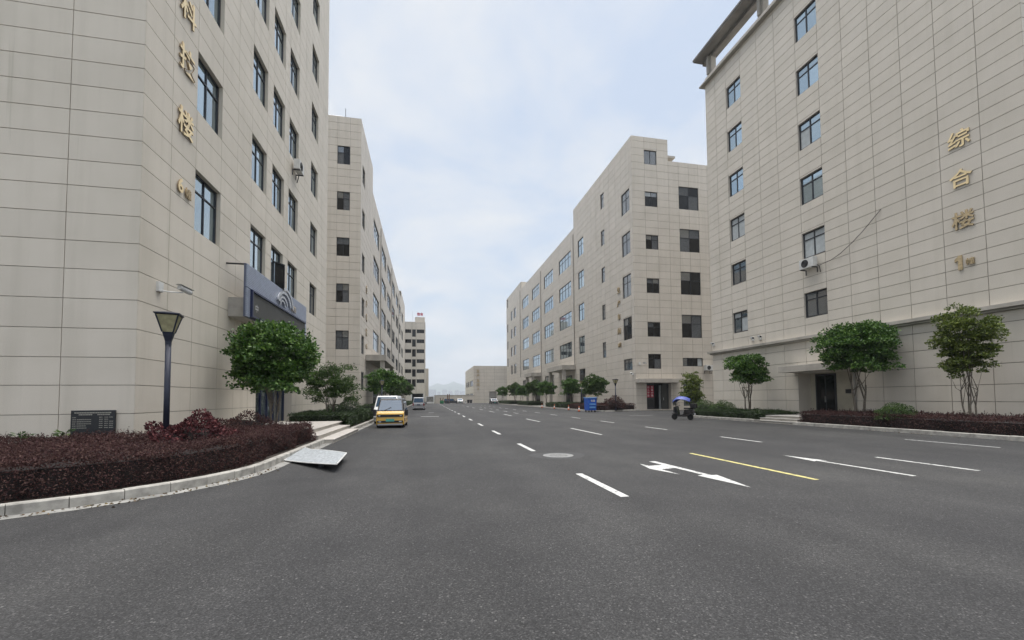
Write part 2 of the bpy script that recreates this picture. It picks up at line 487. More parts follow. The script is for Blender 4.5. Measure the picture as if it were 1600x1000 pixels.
kerb([(20.1, 2), (20.1, 19.9)], side=-1)
kerb([(20.1, 22.7), (20.1, 29.6), (20.5, 30.7), (21.4, 31.3), (24, 31.4)], side=-1)
kerb([(24.2, 44.6), (21.5, 43.6), (18.8, 42.2), (18.1, 43.2), (18.0, 44.4), (18.0, 60)], side=-1)
kerb([(18.0, 60), (18.0, 128)], side=-1, step=6.0)

def flat(name, pts, z, mat, kind='structure'):
    return tag(MB().poly([(x, y, z) for x, y in pts]).build(name, mat), kind=kind)
# gutter of pale concrete along the near left kerb
gm = MB()
go = [(x, y) for x, y in [(-16, 6.95)]+arc+[(-3.75, 16.4), (-3.75, 34)]]
for (a, b) in zip(go[:-1], go[1:]):
    A, B = Vector((*a, 0)), Vector((*b, 0))
    def outp(p):
        q = Vector((p.x-AC[0], p.y-AC[1], 0))
        if p.y >= 11: nn = Vector((1, 0, 0))
        elif p.x <= AC[0]: nn = Vector((0, -1, 0))
        else: nn = q.normalized()
        return p+nn*.27
    oa, ob = outp(A), outp(B)
    gm.poly([(A.x, A.y, .0045), (oa.x, oa.y, .0045), (ob.x, ob.y, .0045), (B.x, B.y, .0045)])
tag(gm.build('gutter', M['gutter']), kind='structure')
flat('planting_bed', [(-16, 7.05)]+[(AC[0]+3.95*math.cos(t), AC[1]+3.95*math.sin(t)) for t in [math.radians(-90+9*k) for k in range(11)]]+[(-3.87, 16.6), (-7.9, 16.6), (-7.9, 13.2), (-16, 13.2)], .15, M['soil'])
flat('planting_bed', [(-3.87, 22.3), (-3.87, 34.2), (-7.9, 34.2), (-7.9, 24.5), (-4.6, 24.5)], .15, M['soil'])
flat('planting_bed', [(-3.87, 46), (-7.5, 46), (-7.5, 132), (-3.87, 132)], .14, M['soil'])
flat('planting_bed', [(20.22, 2), (24, 2), (24, 19.9), (20.22, 19.9)], .15, M['soil'])
flat('planting_bed', [(20.22, 22.7), (24, 22.7), (24, 31.3), (21.4, 31.2), (20.6, 30.6), (20.22, 29.6)], .15, M['soil'])
flat('planting_bed', [(18.12, 44.4), (18.9, 42.35), (21.5, 43.75), (24, 44.6), (24, 65), (18.12, 65)], .14, M['soil'])
flat('pavement', [(18.12, 65.02), (24, 65.02), (24, 130), (18.12, 130)], .13, M['gutter'])

# ================================================================ buildings
UNIT = MB().box(0, 1, 0, 1, -1, 0, 'b')
UNIT_ME = {}
def unit_panel(mat):
    if mat.name not in UNIT_ME:
        UNIT_ME[mat.name] = MB().box(0, 1, 0, 1, -1, 0, 'b').mesh('panel', mat)
    return UNIT_ME[mat.name]

class Face:
    """a wall plane: s along U, v up, w outward"""
    def __init__(f, O, U):
        f.O = Vector(O); f.U = Vector(U); f.Z = Vector((0, 0, 1)); f.Nn = f.U.cross(f.Z)
    def p(f, s, v, w=0): return f.O+f.U*s+f.Z*v+f.Nn*w
    def mat(f, s, v, w=0, ss=1, sv=1, sw=1):
        o = f.p(s, v, w)
        return Matrix(((f.U.x*ss, 0, f.Nn.x*sw, o.x), (f.U.y*ss, 0, f.Nn.y*sw, o.y), (0, sv, 0, o.z), (0, 0, 0, 1)))

def faceX(X, sign):
    """street facade in the plane x=X, outward normal sign*X; s = sign*Y"""
    return Face((X, 0, 0), (0, sign, 0))
def faceY(Y): return Face((0, Y, 0), (1, 0, 0))          # looks towards the camera
def yr(sign, a, b): return (a, b) if sign > 0 else (-b, -a)

def subtract(rects, o):
    res = []
    for (a, b, c, d) in rects:
        e, f, g_, h = o
        if e >= b or f <= a or g_ >= d or h <= c: res.append((a, b, c, d)); continue
        if e > a: res.append((a, e, c, d)); a2 = e
        else: a2 = a
        if f < b: res.append((f, b, c, d)); b2 = f
        else: b2 = b
        if g_ > c: res.append((a2, b2, c, g_))
        if h < d: res.append((a2, b2, h, d))
    return res

class Building:
    def __init__(B, name, loc, label, pmat, jmat, joint=.02, limit=288):
        B.root = thing(name, loc, label, 'building'); B.pm = pmat; B.jm = jmat; B.joint = joint; B.rects = []; B.limit = limit
    def wall(B, face, s0, s1, v0, v1, cols, rows, opens=(), depth=.22, proud=.022, solid=()):
        """wall core with openings (and reveals) plus cladding panels; solid: zones with no panels but a core"""
        mb = MB()
        cs = sorted({s0, s1, *[x for o in opens for x in o[:2] if s0 < x < s1]})
        vs = sorted({v0, v1, *[x for o in opens for x in o[2:4] if v0 < x < v1]})
        for a, b in zip(cs[:-1], cs[1:]):
            for c, d in zip(vs[:-1], vs[1:]):
                m_, k_ = (a+b)/2, (c+d)/2
                if any(o[0] < m_ < o[1] and o[2] < k_ < o[3] for o in opens): continue
                mb.poly([face.p(a, c, -proud), face.p(b, c, -proud), face.p(b, d, -proud), face.p(a, d, -proud)])
        rvs = []
        for o in opens:
            rv = MB()
            a, b, c, d = o[:4]; dp = o[4] if len(o) > 4 else depth
            P = [face.p(a, c, -proud), face.p(b, c, -proud), face.p(b, d, -proud), face.p(a, d, -proud)]
            Q = [face.p(a, c, -dp), face.p(b, c, -dp), face.p(b, d, -dp), face.p(a, d, -dp)]
            for i in range(4):
                j = (i+1) % 4
                rv.poly([P[i], Q[i], Q[j], P[j]])
            rvs.append(rv)
        wl = mb.build('wall', B.jm, B.root)
        for rv in rvs: rv.build('reveal', B.pm, wl)
        cc = [s0]+[c for c in sorted(cols) if s0+.05 < c < s1-.05]+[s1]
        rr = [v0]+[c for c in sorted(rows) if v0+.05 < c < v1-.05]+[v1]
        for a, b in zip(cc[:-1], cc[1:]):
            for c, d in zip(rr[:-1], rr[1:]):
                R = [(a, b, c, d)]
                for o in list(opens)+list(solid): R = subtract(R, o[:4])
                for q in R:
                    if q[1]-q[0] < .06 or q[3]-q[2] < .06: continue
                    B.rects.append((face, wl, q, proud))
        return wl
    def finish(B):
        j = B.joint/2
        sc_ = []
        for (face, wl, q, proud) in B.rects:
            P = [px(face.p(q[0], q[2])), px(face.p(q[1], q[2])), px(face.p(q[1], q[3])), px(face.p(q[0], q[3]))]
            c = (sum(p[0] for p in P)/4, sum(p[1] for p in P)/4)
            ar = abs(sum(P[i][0]*P[(i+1) % 4][1]-P[(i+1) % 4][0]*P[i][1] for i in range(4)))/2
            if min(p[2] for p in P) < .5 or not (-60 < c[0] < 1660 and -60 < c[1] < 1060): ar = 0
            sc_.append(ar)
        order = sorted(range(len(sc_)), key=lambda i: -sc_[i])
        top = {i for i in order[:B.limit] if sc_[i] > 70}
        rest = {}
        me = unit_panel(B.pm)
        for i, (face, wl, q, proud) in enumerate(B.rects):
            a, b, c, d = q[0]+j, q[1]-j, q[2]+j, q[3]-j
            if i in top:
                inst('panel', me, wl, face.mat(a, c, 0, b-a, d-c, proud-.001))
            else:
                mb = rest.setdefault(wl.name, (wl, MB()))[1]
                Q = [face.p(a, c), face.p(b, c), face.p(b, d), face.p(a, d)]
                K = [face.p(a, c, -proud), face.p(b, c, -proud), face.p(b, d, -proud), face.p(a, d, -proud)]
                i0 = len(mb.v); mb.v += [tuple(x) for x in Q+K]
                mb.f.append((i0, i0+1, i0+2, i0+3))
                for e in range(4): f_ = (e+1) % 4; mb.f.append((i0+e, i0+4+e, i0+4+f_, i0+f_))
        for wl, mb in rest.values():
            tag(mb.build('remaining_panels', B.pm, wl), kind='stuff')

WCACHE = {}
def window(B, face, s0, s1, v0, v1, nc=2, tr=.3, glass=None, split=True, inset=.16, bar=.055, blind=0, nr=1, bmat=None):
    """framed window set back in its opening: the frame is the part, each pane a sub-part"""
    W, H = round(s1-s0, 3), round(v1-v0, 3)
    glass = glass or M['glass_mid']
    key = (W, H, nc, tr, bar, nr)
    if key not in WCACHE:
        fb = MB(); t = .06
        fb.box(0, bar, 0, H, 0, t, 'b'); fb.box(W-bar, W, 0, H, 0, t, 'b')
        fb.box(bar, W-bar, 0, bar, 0, t, 'b'); fb.box(bar, W-bar, H-bar, H, 0, t, 'b')
        xs = [bar]+[W*i/nc for i in range(1, nc)]+[W-bar]
        hs = [bar]+([H*(1-tr)] if tr else [])+[H-bar]
        mb_ = bar*.85
        for x in xs[1:-1]: fb.box(x-mb_/2, x+mb_/2, bar, H-bar, 0, t-.004, 'b')
        for y in hs[1:-1]:
            for x0, x1 in zip(xs[:-1], xs[1:]):
                fb.box(x0+(mb_/2 if x0 != bar else 0), x1-(mb_/2 if x1 != W-bar else 0), y-mb_/2, y+mb_/2, 0, t-.006, 'b')
        panes = []
        for x0, x1 in zip(xs[:-1], xs[1:]):
            for y0, y1 in zip(hs[:-1], hs[1:]): panes.append((x0, x1, y0, y1))
        WCACHE[key] = (fb.mesh('window', M['frame']), panes, {})
    fm, panes, pc = WCACHE[key]
    wo = inst('window', fm, B.root, face.mat(s0, v0, -inset))
    if split:
        um = pc.get(glass.name)
        if um is None:
            um = pc[glass.name] = MB().poly([(0, 0, 0), (1, 0, 0), (1, 1, 0), (0, 1, 0)]).mesh('pane', glass)
        for k, (a, b, c, d) in enumerate(panes):
            mm = um
            if glass is M['glass_dark'] and d > H*.9 and nr == 1 and rnd.random() < .55:  # lighter glass in some top panes imitates varying reflections
                mm = pc.get('mid')
                if mm is None: mm = pc['mid'] = MB().poly([(0, 0, 0), (1, 0, 0), (1, 1, 0), (0, 1, 0)]).mesh('pane', M['glass_mid'])
            inst('pane', mm, wo, face.mat(s0+a, v0+c, -inset+.02+rnd.uniform(-.003, .003), b-a, d-c))
    else:
        um = pc.get('j'+glass.name)
        if um is None:
            mb = MB()
            for (a, b, c, d) in panes: mb.poly([(a, c, .02), (b, c, .02), (b, d, .02), (a, d, .02)])
            um = pc['j'+glass.name] = mb.mesh('glazing', glass)
        inst('glazing', um, wo, face.mat(s0, v0, -inset))
    if blind:
        mb = MB()
        for (a, b, c, d) in panes:
            if rnd.random() < blind: mb.poly([(a, c, .022), (b, c, .022), (b, d, .022), (a, d, .022)])
        if mb.f: mb.build('blind', bmat or M['curtain'], wo, basis=face.mat(s0, v0, -inset))
    return wo

GLYPH = {}
def glyph(text, size, depth, bold, mat, name='sign_character'):
    key = (text, size, depth, bold, mat.name)
    if key not in GLYPH:
        cu = bpy.data.curves.new('txt', 'FONT'); cu.body = text; cu.size = size; cu.extrude = depth/2; cu.offset = bold*size
        cu.align_x = 'CENTER'; cu.align_y = 'CENTER'; cu.resolution_u = 3
        ob = bpy.data.objects.new('txt', cu); COL.objects.link(ob)
        dg = bpy.context.evaluated_depsgraph_get()
        me = bpy.data.meshes.new_from_object(ob.evaluated_get(dg))
        bpy.data.objects.remove(ob); bpy.data.curves.remove(cu)
        me.materials.clear(); me.materials.append(mat); me.materials.append(M['letter_edge_shade']); me.name = name
        for p_ in me.polygons: p_.material_index = 0 if p_.normal.z > .5 else 1
        GLYPH[key] = me
    return GLYPH[key]
def letter(B, face, text, s, v, size, mat, depth=.06, bold=.012, w=.07, sx=1.0, name='sign_character', parent=None):
    return inst(name, glyph(text, size, depth, bold, mat), parent or B.root, face.mat(s, v, w, sx, 1, 1))

def grid(a, step, n0, n1): return [a+step*k for k in range(n0, n1)]

# ---- technology building, near left --------------------------------------------------
XD = -7.8
D = Building('technology_building', (-20, 13.13, 0), 'beige panel-clad tower at the left with gold wall characters and blue sign', M['panel'], M['joint'], .019)
fD, fDf = faceX(XD, 1), faceY(13.13)
dcols = [14.45, 15.82, 17.58, 18.95, 20.35, 22.1, 22.87, 24.6, 25.4, 27.12, 28.5, 29.92, 31.65, 33.0]
drows = [.55, 1.30, 2.07, 2.82, 3.60, 4.40, 5.20, 5.97, 6.73]+[7.48+.6983*k for k in range(0, 38)]
dwin = [(15.82, 17.58), (20.35, 22.1), (22.87, 24.6), (25.4, 27.12), (29.92, 31.65)]
dop = []
for k in range(6):
    for a, b in dwin: dop.append((a, b, 7.48+4.19*k, 9.575+4.19*k))
door = (21.25, 26.45, .4, 3.6, .5)
dop.append(door)
D.wall(fD, 13.13, 34.6, .0, 34.2, dcols, drows, dop)
fcols = [XD-1.72*k for k in range(1, 12)]
D.wall(fDf, -27, XD, .0, 34.2, fcols, drows, [])
D.wall(Face((0, 34.6, 0), (-1, 0, 0)), -XD, 27, .0, 34.2, [-c for c in fcols], drows, [])
MB().box(-27, XD-.03, 13.16, 34.57, 34.1, 34.19).build('roof', M['trim'], D.root)
for i, o in enumerate(dop[:-1]):
    window(D, fD, *o[:4], nc=2, tr=.30, glass=M['glass_bright'] if rnd.random() < .85 else M['glass_mid'], bar=.06, inset=.2)
# open sash on one second floor window
sash = MB().box(0, .04, 0, 1.4, -.02, .02).box(.56, .6, 0, 1.4, -.02, .02).box(.04, .56, 0, .05, -.02, .02).box(.04, .56, 1.35, 1.4, -.02, .02)
sa = sash.build('open_sash', M['frame'], D.root, basis=Matrix.Translation((XD-.12, 23.78, 7.55)) @ Matrix.Rotation(math.radians(58), 4, 'Z') @ Matrix(((1, 0, 0, 0), (0, 0, 1, 0), (0, 1, 0, 0), (0, 0, 0, 1))))
MB().poly([(.04, .05, 0), (.56, .05, 0), (.56, 1.35, 0), (.04, 1.35, 0)]).build('pane', M['glass_dark'], sa, local=True)
# glazed entrance: mullions and tall panes, set deep
en = MB()
for k in range(7):
    s = 21.25+k*(26.45-21.25)/6
    en.box(XD-.5, XD-.40, s-.045 if k else s, s+.045 if k < 6 else s, .4, 3.6)
en.box(XD-.49, XD-.41, 21.3, 26.4, 2.72, 2.82)
eo = en.build('entrance_frame', M['navy'], D.root)
for k in range(6):
    s = 21.25+k*(26.45-21.25)/6
    MB().poly([(XD-.47, s+.045, .4), (XD-.47, s+.82, .4), (XD-.47, s+.82, 3.6), (XD-.47, s+.045, 3.6)]).build('pane', M['glass_mid'], eo)
for t, v, sz in (('科', 13.6+.85, 1.02), ('技', 12.72, 1.02), ('楼', 10.62, 1.02)):
    letter(D, fD, t, 15.1, v, sz*.9, M['gold'], .035, .014, .04)
letter(D, fD, '6', 14.88, 8.5, .62, M['gold'], .04, .022, .045)
letter(D, fD, '幢', 15.32, 8.42, .36, M['gold_dull'], .04, .006, .045)
D.finish()

# ---- office building, near right -----------------------------------------------------
XA = 24.0
A = Building('office_building', (34, 12, 0), 'beige panel-clad block at the right with gold characters, stone cornice and roof canopy', M['panel_a'], M['joint'], .028)
fA = faceX(XA, -1)
acols = [-c for c in (30.27, 29.0, 27.4, 25.75, 24.16, 22.5, 20.92, 19.43, 17.93, 16.45, 14.97, 13.47)]
arows = [6.18+.6115*k for k in range(0, 40)]
awz = [(6.63, 8.25), (10.5, 12.17), (14.07, 15.84), (17.72, 19.48), (21.42, 23.15), (25.08, 26.83)]
aop = []
for a, b in ((27.4, 28.95), (20.92, 22.5)):
    for c, d in awz: aop.append((*yr(-1, a, b), c, d))
A.wall(fA, -31.5, -12.0, 5.45, 29.0, acols, arows, aop)
arec = (*yr(-1, 19.6, 23.15), .42, 3.1, .95)
A.wall(fA, -31.5, -11.99, 0, 5.17, acols, [.5, 1.31, 2.06, 2.95, 3.82, 4.69], [arec], proud=.03)
fAf = faceY(12.0)
A.wall(fAf, XA, 46, 0, 29, [XA+1.5*k for k in range(1, 15)], [.5, 1.31, 2.06, 2.95, 3.82, 4.69, 5.3]+arows, [])
A.wall(Face((0, 31.5, 0), (-1, 0, 0)), -46, -XA, 0, 29, [], [], [])
for i, o in enumerate(aop):
    window(A, fA, *o[:4], nc=2, tr=.28, glass=M['glass_bright'] if i % 6 > 1 else M['glass_mid'], bar=.085, inset=.17, blind=(.0, .9, .0, .3, .0, .0)[i % 6] if i > 5 else (.6, .0, .7, .0, 0, 0)[i % 6])
cor = MB().box(XA-.28, XA+.3, 11.7, 31.8, 5.28, 5.45).box(XA-.14, XA+.3, 11.86, 31.64, 5.17, 5.278)
cor.build('cornice', M['trim'], A.root)
MB().box(XA-.34, XA+1, 11.6, 31.86, 29.0, 29.12).box(XA-.24, XA+1, 11.7, 31.76, 29.122, 29.24).build('eaves_cornice', M['trim'], A.root)
MB().box(XA-.02, XA+.2, 12, 31.48, 29.242, 29.62).build('parapet', M['panel_a'], A.root)
for y in (31.0, 25.3, 19.6, 13.9):
    MB().box(XA+.1, XA+.55, y-.28, y+.28, 29.62, 31.4).build('roof_post', M['trim'], A.root)
    MB().box(XA-.12, XA+.098, y-.10, y+.10, 29.7, 31.3).build('downpipe', M['soffit'], A.root)
MB().box(XA-.72, XA+.9, 11.4, 32.0, 31.4, 31.5).box(XA-.77, XA+.95, 11.35, 32.05, 31.502, 31.66).box(XA+.12, XA+.45, 11.9, 31.9, 31.15, 31.398).build('roof_canopy', simple('weathered_canopy_concrete', (.20, .19, .175), .85, vary=.3, scale=.8), A.root)
MB().box(XA+.2, 46, 12.05, 31.45, 28.9, 29.0).build('roof', M['trim'], A.root)
# recessed entrance
rb = MB().box(XA+.95, XA+1.05, 19.5, 23.25, .3, 3.2)
rb.build('recess_wall', simple('yellowed_render', (.44, .41, .33), .8, vary=.12, scale=1.2), A.root)
dr = MB().box(XA+.90, XA+.948, 21.35, 22.75, .43, 3.02).build('door', M['darkgrey'], A.root)
for y in (21.45, 22.1):
    MB().box(XA+.88, XA+.899, y, y+.55, .55, 2.9).build('pane', M['glass_dark'], dr)
MB().box(XA+.84, XA+.899, 22.04, 22.07, 1.2, 1.6).build('handle', M['chrome'], dr)
MB().tube([(XA-.07, 19.42, .3), (XA-.07, 19.42, 3.14)], .06).build('downpipe', M['soffit'], A.root)
MB().box(XA+.88, XA+.948, 20.45, 20.75, 1.75, 2.0).build('meter_box', M['black'], A.root)
MB().box(22.75, XA-.03, 19.2, 23.45, 3.14, 3.55).build('entrance_canopy', M['trim'], A.root, bevel=.015)
for t, v in (('综', 13.33), ('合', 11.5), ('楼', 9.55)):
    letter(A, fA, t, -14.2, v, .86, M['gold'] if t != '楼' else M['gold_dull'], .04, .014, .04)
n1 = MB(); pf = [(-.05, -.32), (.10, -.32), (.10, .34), (-.02, .34), (-.17, .20), (-.17, .06), (-.05, .13)]
n1.v = [(x, y, 0) for x, y in pf]+[(x, y, .05) for x, y in pf]
n1.f = [tuple(7+k for k in range(7))]+[(k, (k+1) % 7, 7+(k+1) % 7, 7+k) for k in range(7)]
n1.build('sign_character', M['gold_dull'], A.root, basis=fA.mat(-14.40, 7.66, .02))
letter(A, fA, '幢', -14.02, 7.62, .34, M['gold_dull'], .05, .006, .045)
A.finish()

# ---- workshop building, right beyond the side street ---------------------------------
XB, YB = 24.0, 45.0
B_ = Building('workshop_building', (40, 45, 0), 'long beige workshop at the right beyond the side street, red banners at its door', M['panel_far'], M['joint_soft'], .034, 285)
fB, fBf = faceX(XB, -1), faceY(YB)
brows = [26.4-.88*k for k in range(-8, 31)]
bop = []; bw = []
for k in range(4):
    h = 27.05-5.24*k
    bw.append((*yr(-1, 45.72, 47.9), h-2.7, h, 2, 'mid' if k < 3 else 'dark'))
    for a, b in ((66.85, 73.45), (77.15, 83.55), (87.3, 93.85), (97.4, 103.9)): bw.append((*yr(-1, a, b), h-.35-2.4, h-.2, 4, 'bright'))
    bw.append((*yr(-1, 60.95, 63.45), h-2.75, h-.05, 2, 'bright'))
    for a, b in ((112.0, 114.9), (116.8, 119.2)): bw.append((*yr(-1, a, b), h-.25-2.7, h-.25, 1, 'mid'))
    bw.append((*yr(-1, 123.3, 124.8), h+2.0, h+4.6, 1, 'mid') if k == 0 else (*yr(-1, 123.3, 124.8), h-.3, h+2.2, 1, 'mid'))
for k in range(5):
    h = 30.2-5.25*k
    if k == 2: pass
    bw.append((*yr(-1, 53.12, 54.25), h-2.1, h, 1, 'mid'))
bw.append((*yr(-1, 45.78, 47.98), 4.88, 6.23, 2, 'mid'))
bw.append((*yr(-1, 60.95, 63.45), 3.6, 6.1, 2, 'dark'))
bw.append((*yr(-1, 61.0, 63.3), .15, 2.9, 2, 'dark'))
for a, b in ((77.15, 83.55), (97.4, 103.9)): bw.append((*yr(-1, a, b), 2.2, 6.0, 4, 'mid'))
for a, b in ((112.0, 114.9), (116.8, 119.2)): bw.append((*yr(-1, a, b), 2.9, 5.6, 1, 'mid'))
for a, b in ((66.9, 72.2), (87.6, 91.2)): bw.append((*yr(-1, a, b), .15, 5.4, 4, 'dark'))
bcolsY = [-c for c in (45.72, 47.9, 49.6, 51.4, 53.12, 54.25, 56.0, 57.6, 59.3, 60.95, 63.45, 65.3)]+[-(65.3+1.7*k) for k in range(1, 36)]
B_.wall(fB, -65.35, -45.0, 0, 33.15, bcolsY, brows, [o[:4] for o in bw if -65.35 < o[0] < -45])
B_.wall(fB, -105.6, -65.35, 0, 30.05, bcolsY, brows, [o[:4] for o in bw if -105.6 < o[0] < -65.35])
B_.wall(fB, -126, -105.6, 0, 32.1, bcolsY, brows, [o[:4] for o in bw if o[0] < -105.6])
GM = {'mid': M['glass_mid'], 'dark': M['glass_dark'], 'bright': M['glass_bright']}
for o in bw:
    window(B_, fB, *o[:4], nc=o[4], tr=.34 if o[4] > 1 else .3, glass=GM[o[5]], split=o[1] > -65, bar=.07, inset=.15)
fop = []; fw_ = []
for z0, z1 in ((29.8, 31.55), (24.6, 26.4), (19.36, 21.08), (14.04, 15.78), (8.78, 10.5), (4.96, 6.7)): fw_.append((25.67, 27.33, z0, z1, 2, 0 if z0 > 29 else .32))
for z0, z1 in ((24.62, 27.45), (19.33, 22.15), (14.03, 16.85), (8.75, 11.55)): fw_.append((30.22, 32.93, z0, z1, 2, .38))
fw_.append((30.22, 32.93, 5.28, 6.28, 4, 0)); fw_.append((30.22, 32.5, .5, 3.57, 2, .25))
ent = (25.38, 28.55, .12, 3.24, 1.4)
frcols = [25.67, 27.33, 28.83, 30.22, 31.6, 32.93, 34.2]
B_.wall(fBf, XB, 28.85, 0, 33.15, frcols, brows, [o[:4] for o in fw_ if o[0] < 28.8]+[ent])
B_.wall(fBf, 28.85, 46, 0, 30.5, frcols+[34.2+1.6*k for k in range(1, 8)], brows, [o[:4] for o in fw_ if o[0] > 28.8])
for k, o in enumerate(fw_):
    window(B_, fBf, *o[:4], nc=o[4], tr=o[5], glass=M['glass_dark'] if 1 <= k else M['glass_mid'], split=True, bar=.06, inset=.14, blind=.5 if k == 10 else .3, bmat=None if k in (10, 1) else M['curtain_dim'])
MB().box(XB+.03, 28.82, YB+.03, 65.3, 32.9, 33.1).box(28.9, 46, YB+.03, 105, 29.9, 30.02).box(XB+.03, 45, 105.65, 125.9, 31.9, 32.05).box(XB+.03, 28.88, 65.4, 105.5, 29.9, 30.02).build('roof', M['trim'], B_.root)
MB().box(28.86, 28.9, YB+.1, 65.2, 30.03, 33.1).box(XB+.1, 28.8, 65.26, 65.33, 30.06, 33.1).box(XB+.1, 44, 105.55, 105.63, 30.06, 32.08).build('stair_tower_wall', M['panel_far'], B_.root)
MB().box(28.92, 30.1, YB+.4, YB+4, 31.2, 31.45).build('stair_hood', M['trim'], B_.root)
MB().box(XB-.03, 29.5, YB-.9, YB-.005, 3.27, 3.74).build('entrance_canopy', M['trim'], B_.root, bevel=.01)
MB().box(25.3, 28.65, YB+1.4, YB+1.5, 0, 3.3).build('entrance_back_wall', M['black'], B_.root)
dl = MB().box(25.42, 26.62, YB+.5, YB+.56, .13, 3.2).build('door', M['darkgrey'], B_.root, bevel=.008)
for i, x in enumerate((25.62, 26.12)):
    MB().box(x, x+.42, YB+.47, YB+.498, 1.55, 2.95).build('red_banner', M['red'], dl)
    for q, ch in enumerate('出入平安' if i == 0 else '生意兴隆'):
        letter(B_, fBf, ch, x+.21, 2.74-q*.33, .27, M['white'], .006, .006, -.465, parent=dl)
MB().box(25.62, 26.5, YB+.48, YB+.498, .35, 1.3).build('lower_panel', M['black'], dl)
dl = MB().box(27.62, 28.5, YB+.5, YB+.56, .13, 3.2).build('door', simple('grey_door', (.06, .065, .065), .5), B_.root, bevel=.008)
MB().box(27.8, 27.84, YB+.44, YB+.498, 1.2, 1.5).build('handle', M['chrome'], dl)
MB().box(27.3, 27.58, YB+.6, YB+.66, .13, 3.0).build('inner_door', simple('pale_inner_door', (.22, .24, .25), .5), B_.root)
for (y0, y1, x0, z0, z1) in ((65.2, 74.0, 21.6, 6.2, 6.95), (86.2, 92.6, 21.7, 6.2, 6.95)):
    MB().box(x0, XB-.03, y0, y1, z0, z1).build('porch_canopy', M['trim'], B_.root)
    for y in (y0+.5, y1-.7): MB().box(x0+.25, x0+.75, y-.3, y+.3, .13, z0).build('porch_column', M['trim'], B_.root)
for y, z in ((65.5, 29), (86.1, 29), (106.5, 30)):
    MB().tube([(XB-.07, y, 6.95), (XB-.07, y, z)], .07, 8).build('downpipe', M['soffit'], B_.root)
for t, s, v in zip('生产车间', (48.75, 48.95, 49.0, 49.1), (15.2, 13.5, 11.75, 9.95)):
    letter(B_, fB, t, -48.95, v, .86, M['gold_dull'], .08, .012, .06)
letter(B_, fB, '3幢', -48.95, 8.2, .62, M['gold_dull'], .08, .02, .06)
B_.finish()

# ---- workshop building, left ---------------------------------------------------------
XC, YC = -7.4, 48.5
C_ = Building('workshop_building', (-20, 48.5, 0), 'long beige workshop at the left behind the parked yellow van', M['panel_far'], M['joint_soft'], .034, 285)
fC, fCf = faceX(XC, 1), faceY(YC)
crows = [30.1-.88*k for k in range(-4, 35)]
cw = []
for k in range(4):
    h = 27.03-5.26*k
    for a, b in ((59.9, 66.8), (70.3, 77.6), (80.2, 87.7), (91.3, 98.1), (101.8, 109.1), (112.8, 119.2), (123.3, 130.3)):
        cw.append((a, b, h-2.7, h, 4 if a < 110 else 2, 'bright' if (k+int(a)) % 3 else 'mid'))
for k, h in enumerate((28.85, 23.7, 18.5, 13.3, 8.95, 4.75)): cw.append((49.7, 51.7, h-2.1, h, 2, 'mid'))
for a, b in ((91.3, 98.1), (101.8, 109.1)): cw.append((a, b, 2, 5.8, 4, 'mid'))
cw.append((60.2, 66.5, .15, 5.6, 4, 'dark'))
cols = [49.7, 51.7, 53.4, 55.1, 56.8, 58.4]+[58.8+1.72*k for k in range(1, 48)]
C_.wall(fC, YC, 58.8, 0, 33.5, cols, crows, [o[:4] for o in cw if o[0] < 58.8])
C_.wall(fC, 58.8, 120.5, 0, 30.05, cols, crows, [o[:4] for o in cw if 58.8 < o[0] < 120])
C_.wall(fC, 120.5, 141, 0, 32.2, cols, crows, [o[:4] for o in cw if o[0] > 120])
for o in cw: window(C_, fC, *o[:4], nc=o[4], tr=.34, glass=GM[o[5]], split=o[0] < 58, bar=.07, inset=.15)
cfw = [(-9.93, -8.58, h-2.08, h) for h in (30.1, 24.86, 19.64, 14.44, 9.2)]
C_.wall(fCf, -30, XC, 0, 33.5, [-8.58, -9.93, -11.15, -12.7, -14.4], crows, cfw)
for o in cfw: window(C_, fCf, *o, nc=2, tr=.36, glass=M['glass_dark'], bar=.06, inset=.13, blind=.35, bmat=M['curtain_dim'])
MB().box(-30, XC-.03, YC+.03, 58.77, 33.3, 33.46).box(-30, XC-.03, 58.85, 120.4, 29.9, 30.02).box(-30, XC-.03, 120.55, 140.9, 32.0, 32.15).build('roof', M['trim'], C_.root)
MB().box(-29, XC-.1, 58.72, 58.79, 30.05, 33.45).build('stair_tower_wall', M['panel_far'], C_.root)
MB().box(XC+.03, XC+2.4, 52.8, 66.8, 6.3, 7.0).build('porch_canopy', M['trim'], C_.root)
for y in (53.3, 66.2): MB().box(XC+1.7, XC+2.2, y-.3, y+.3, .13, 6.3).build('porch_column', M['trim'], C_.root)
for y, z in ((68.6, 29), (89.3, 29), (111.0, 29)):
    MB().tube([(XC+.07, y, 1), (XC+.07, y, z)], .07, 8).build('downpipe', M['soffit'], C_.root)
MB().tube([(-9.3, 49.6, 33.4), (-9.3, 49.6, 35.2)], .03, 6).build('roof_mast', M['black'], C_.root)
rl = MB()
for k in range(6): rl.tube([(-14+k*.9, 49.4, 33.4), (-14+k*.9, 49.4, 34.1)], .02, 5)
rl.tube([(-14, 49.4, 34.1), (-9.5, 49.4, 34.1)], .02, 5); rl.build('roof_railing', M['chrome'], C_.root)
for t, v in zip('生产车间', (15.0, 13.2, 11.5, 9.7)): letter(C_, fC, t, 53.3, v, .98, M['letter_pale'], .08, .02, .06)
letter(C_, fC, '5幢', 53.3, 8.0, .62, M['letter_pale'], .08, .02, .06)
C_.finish()

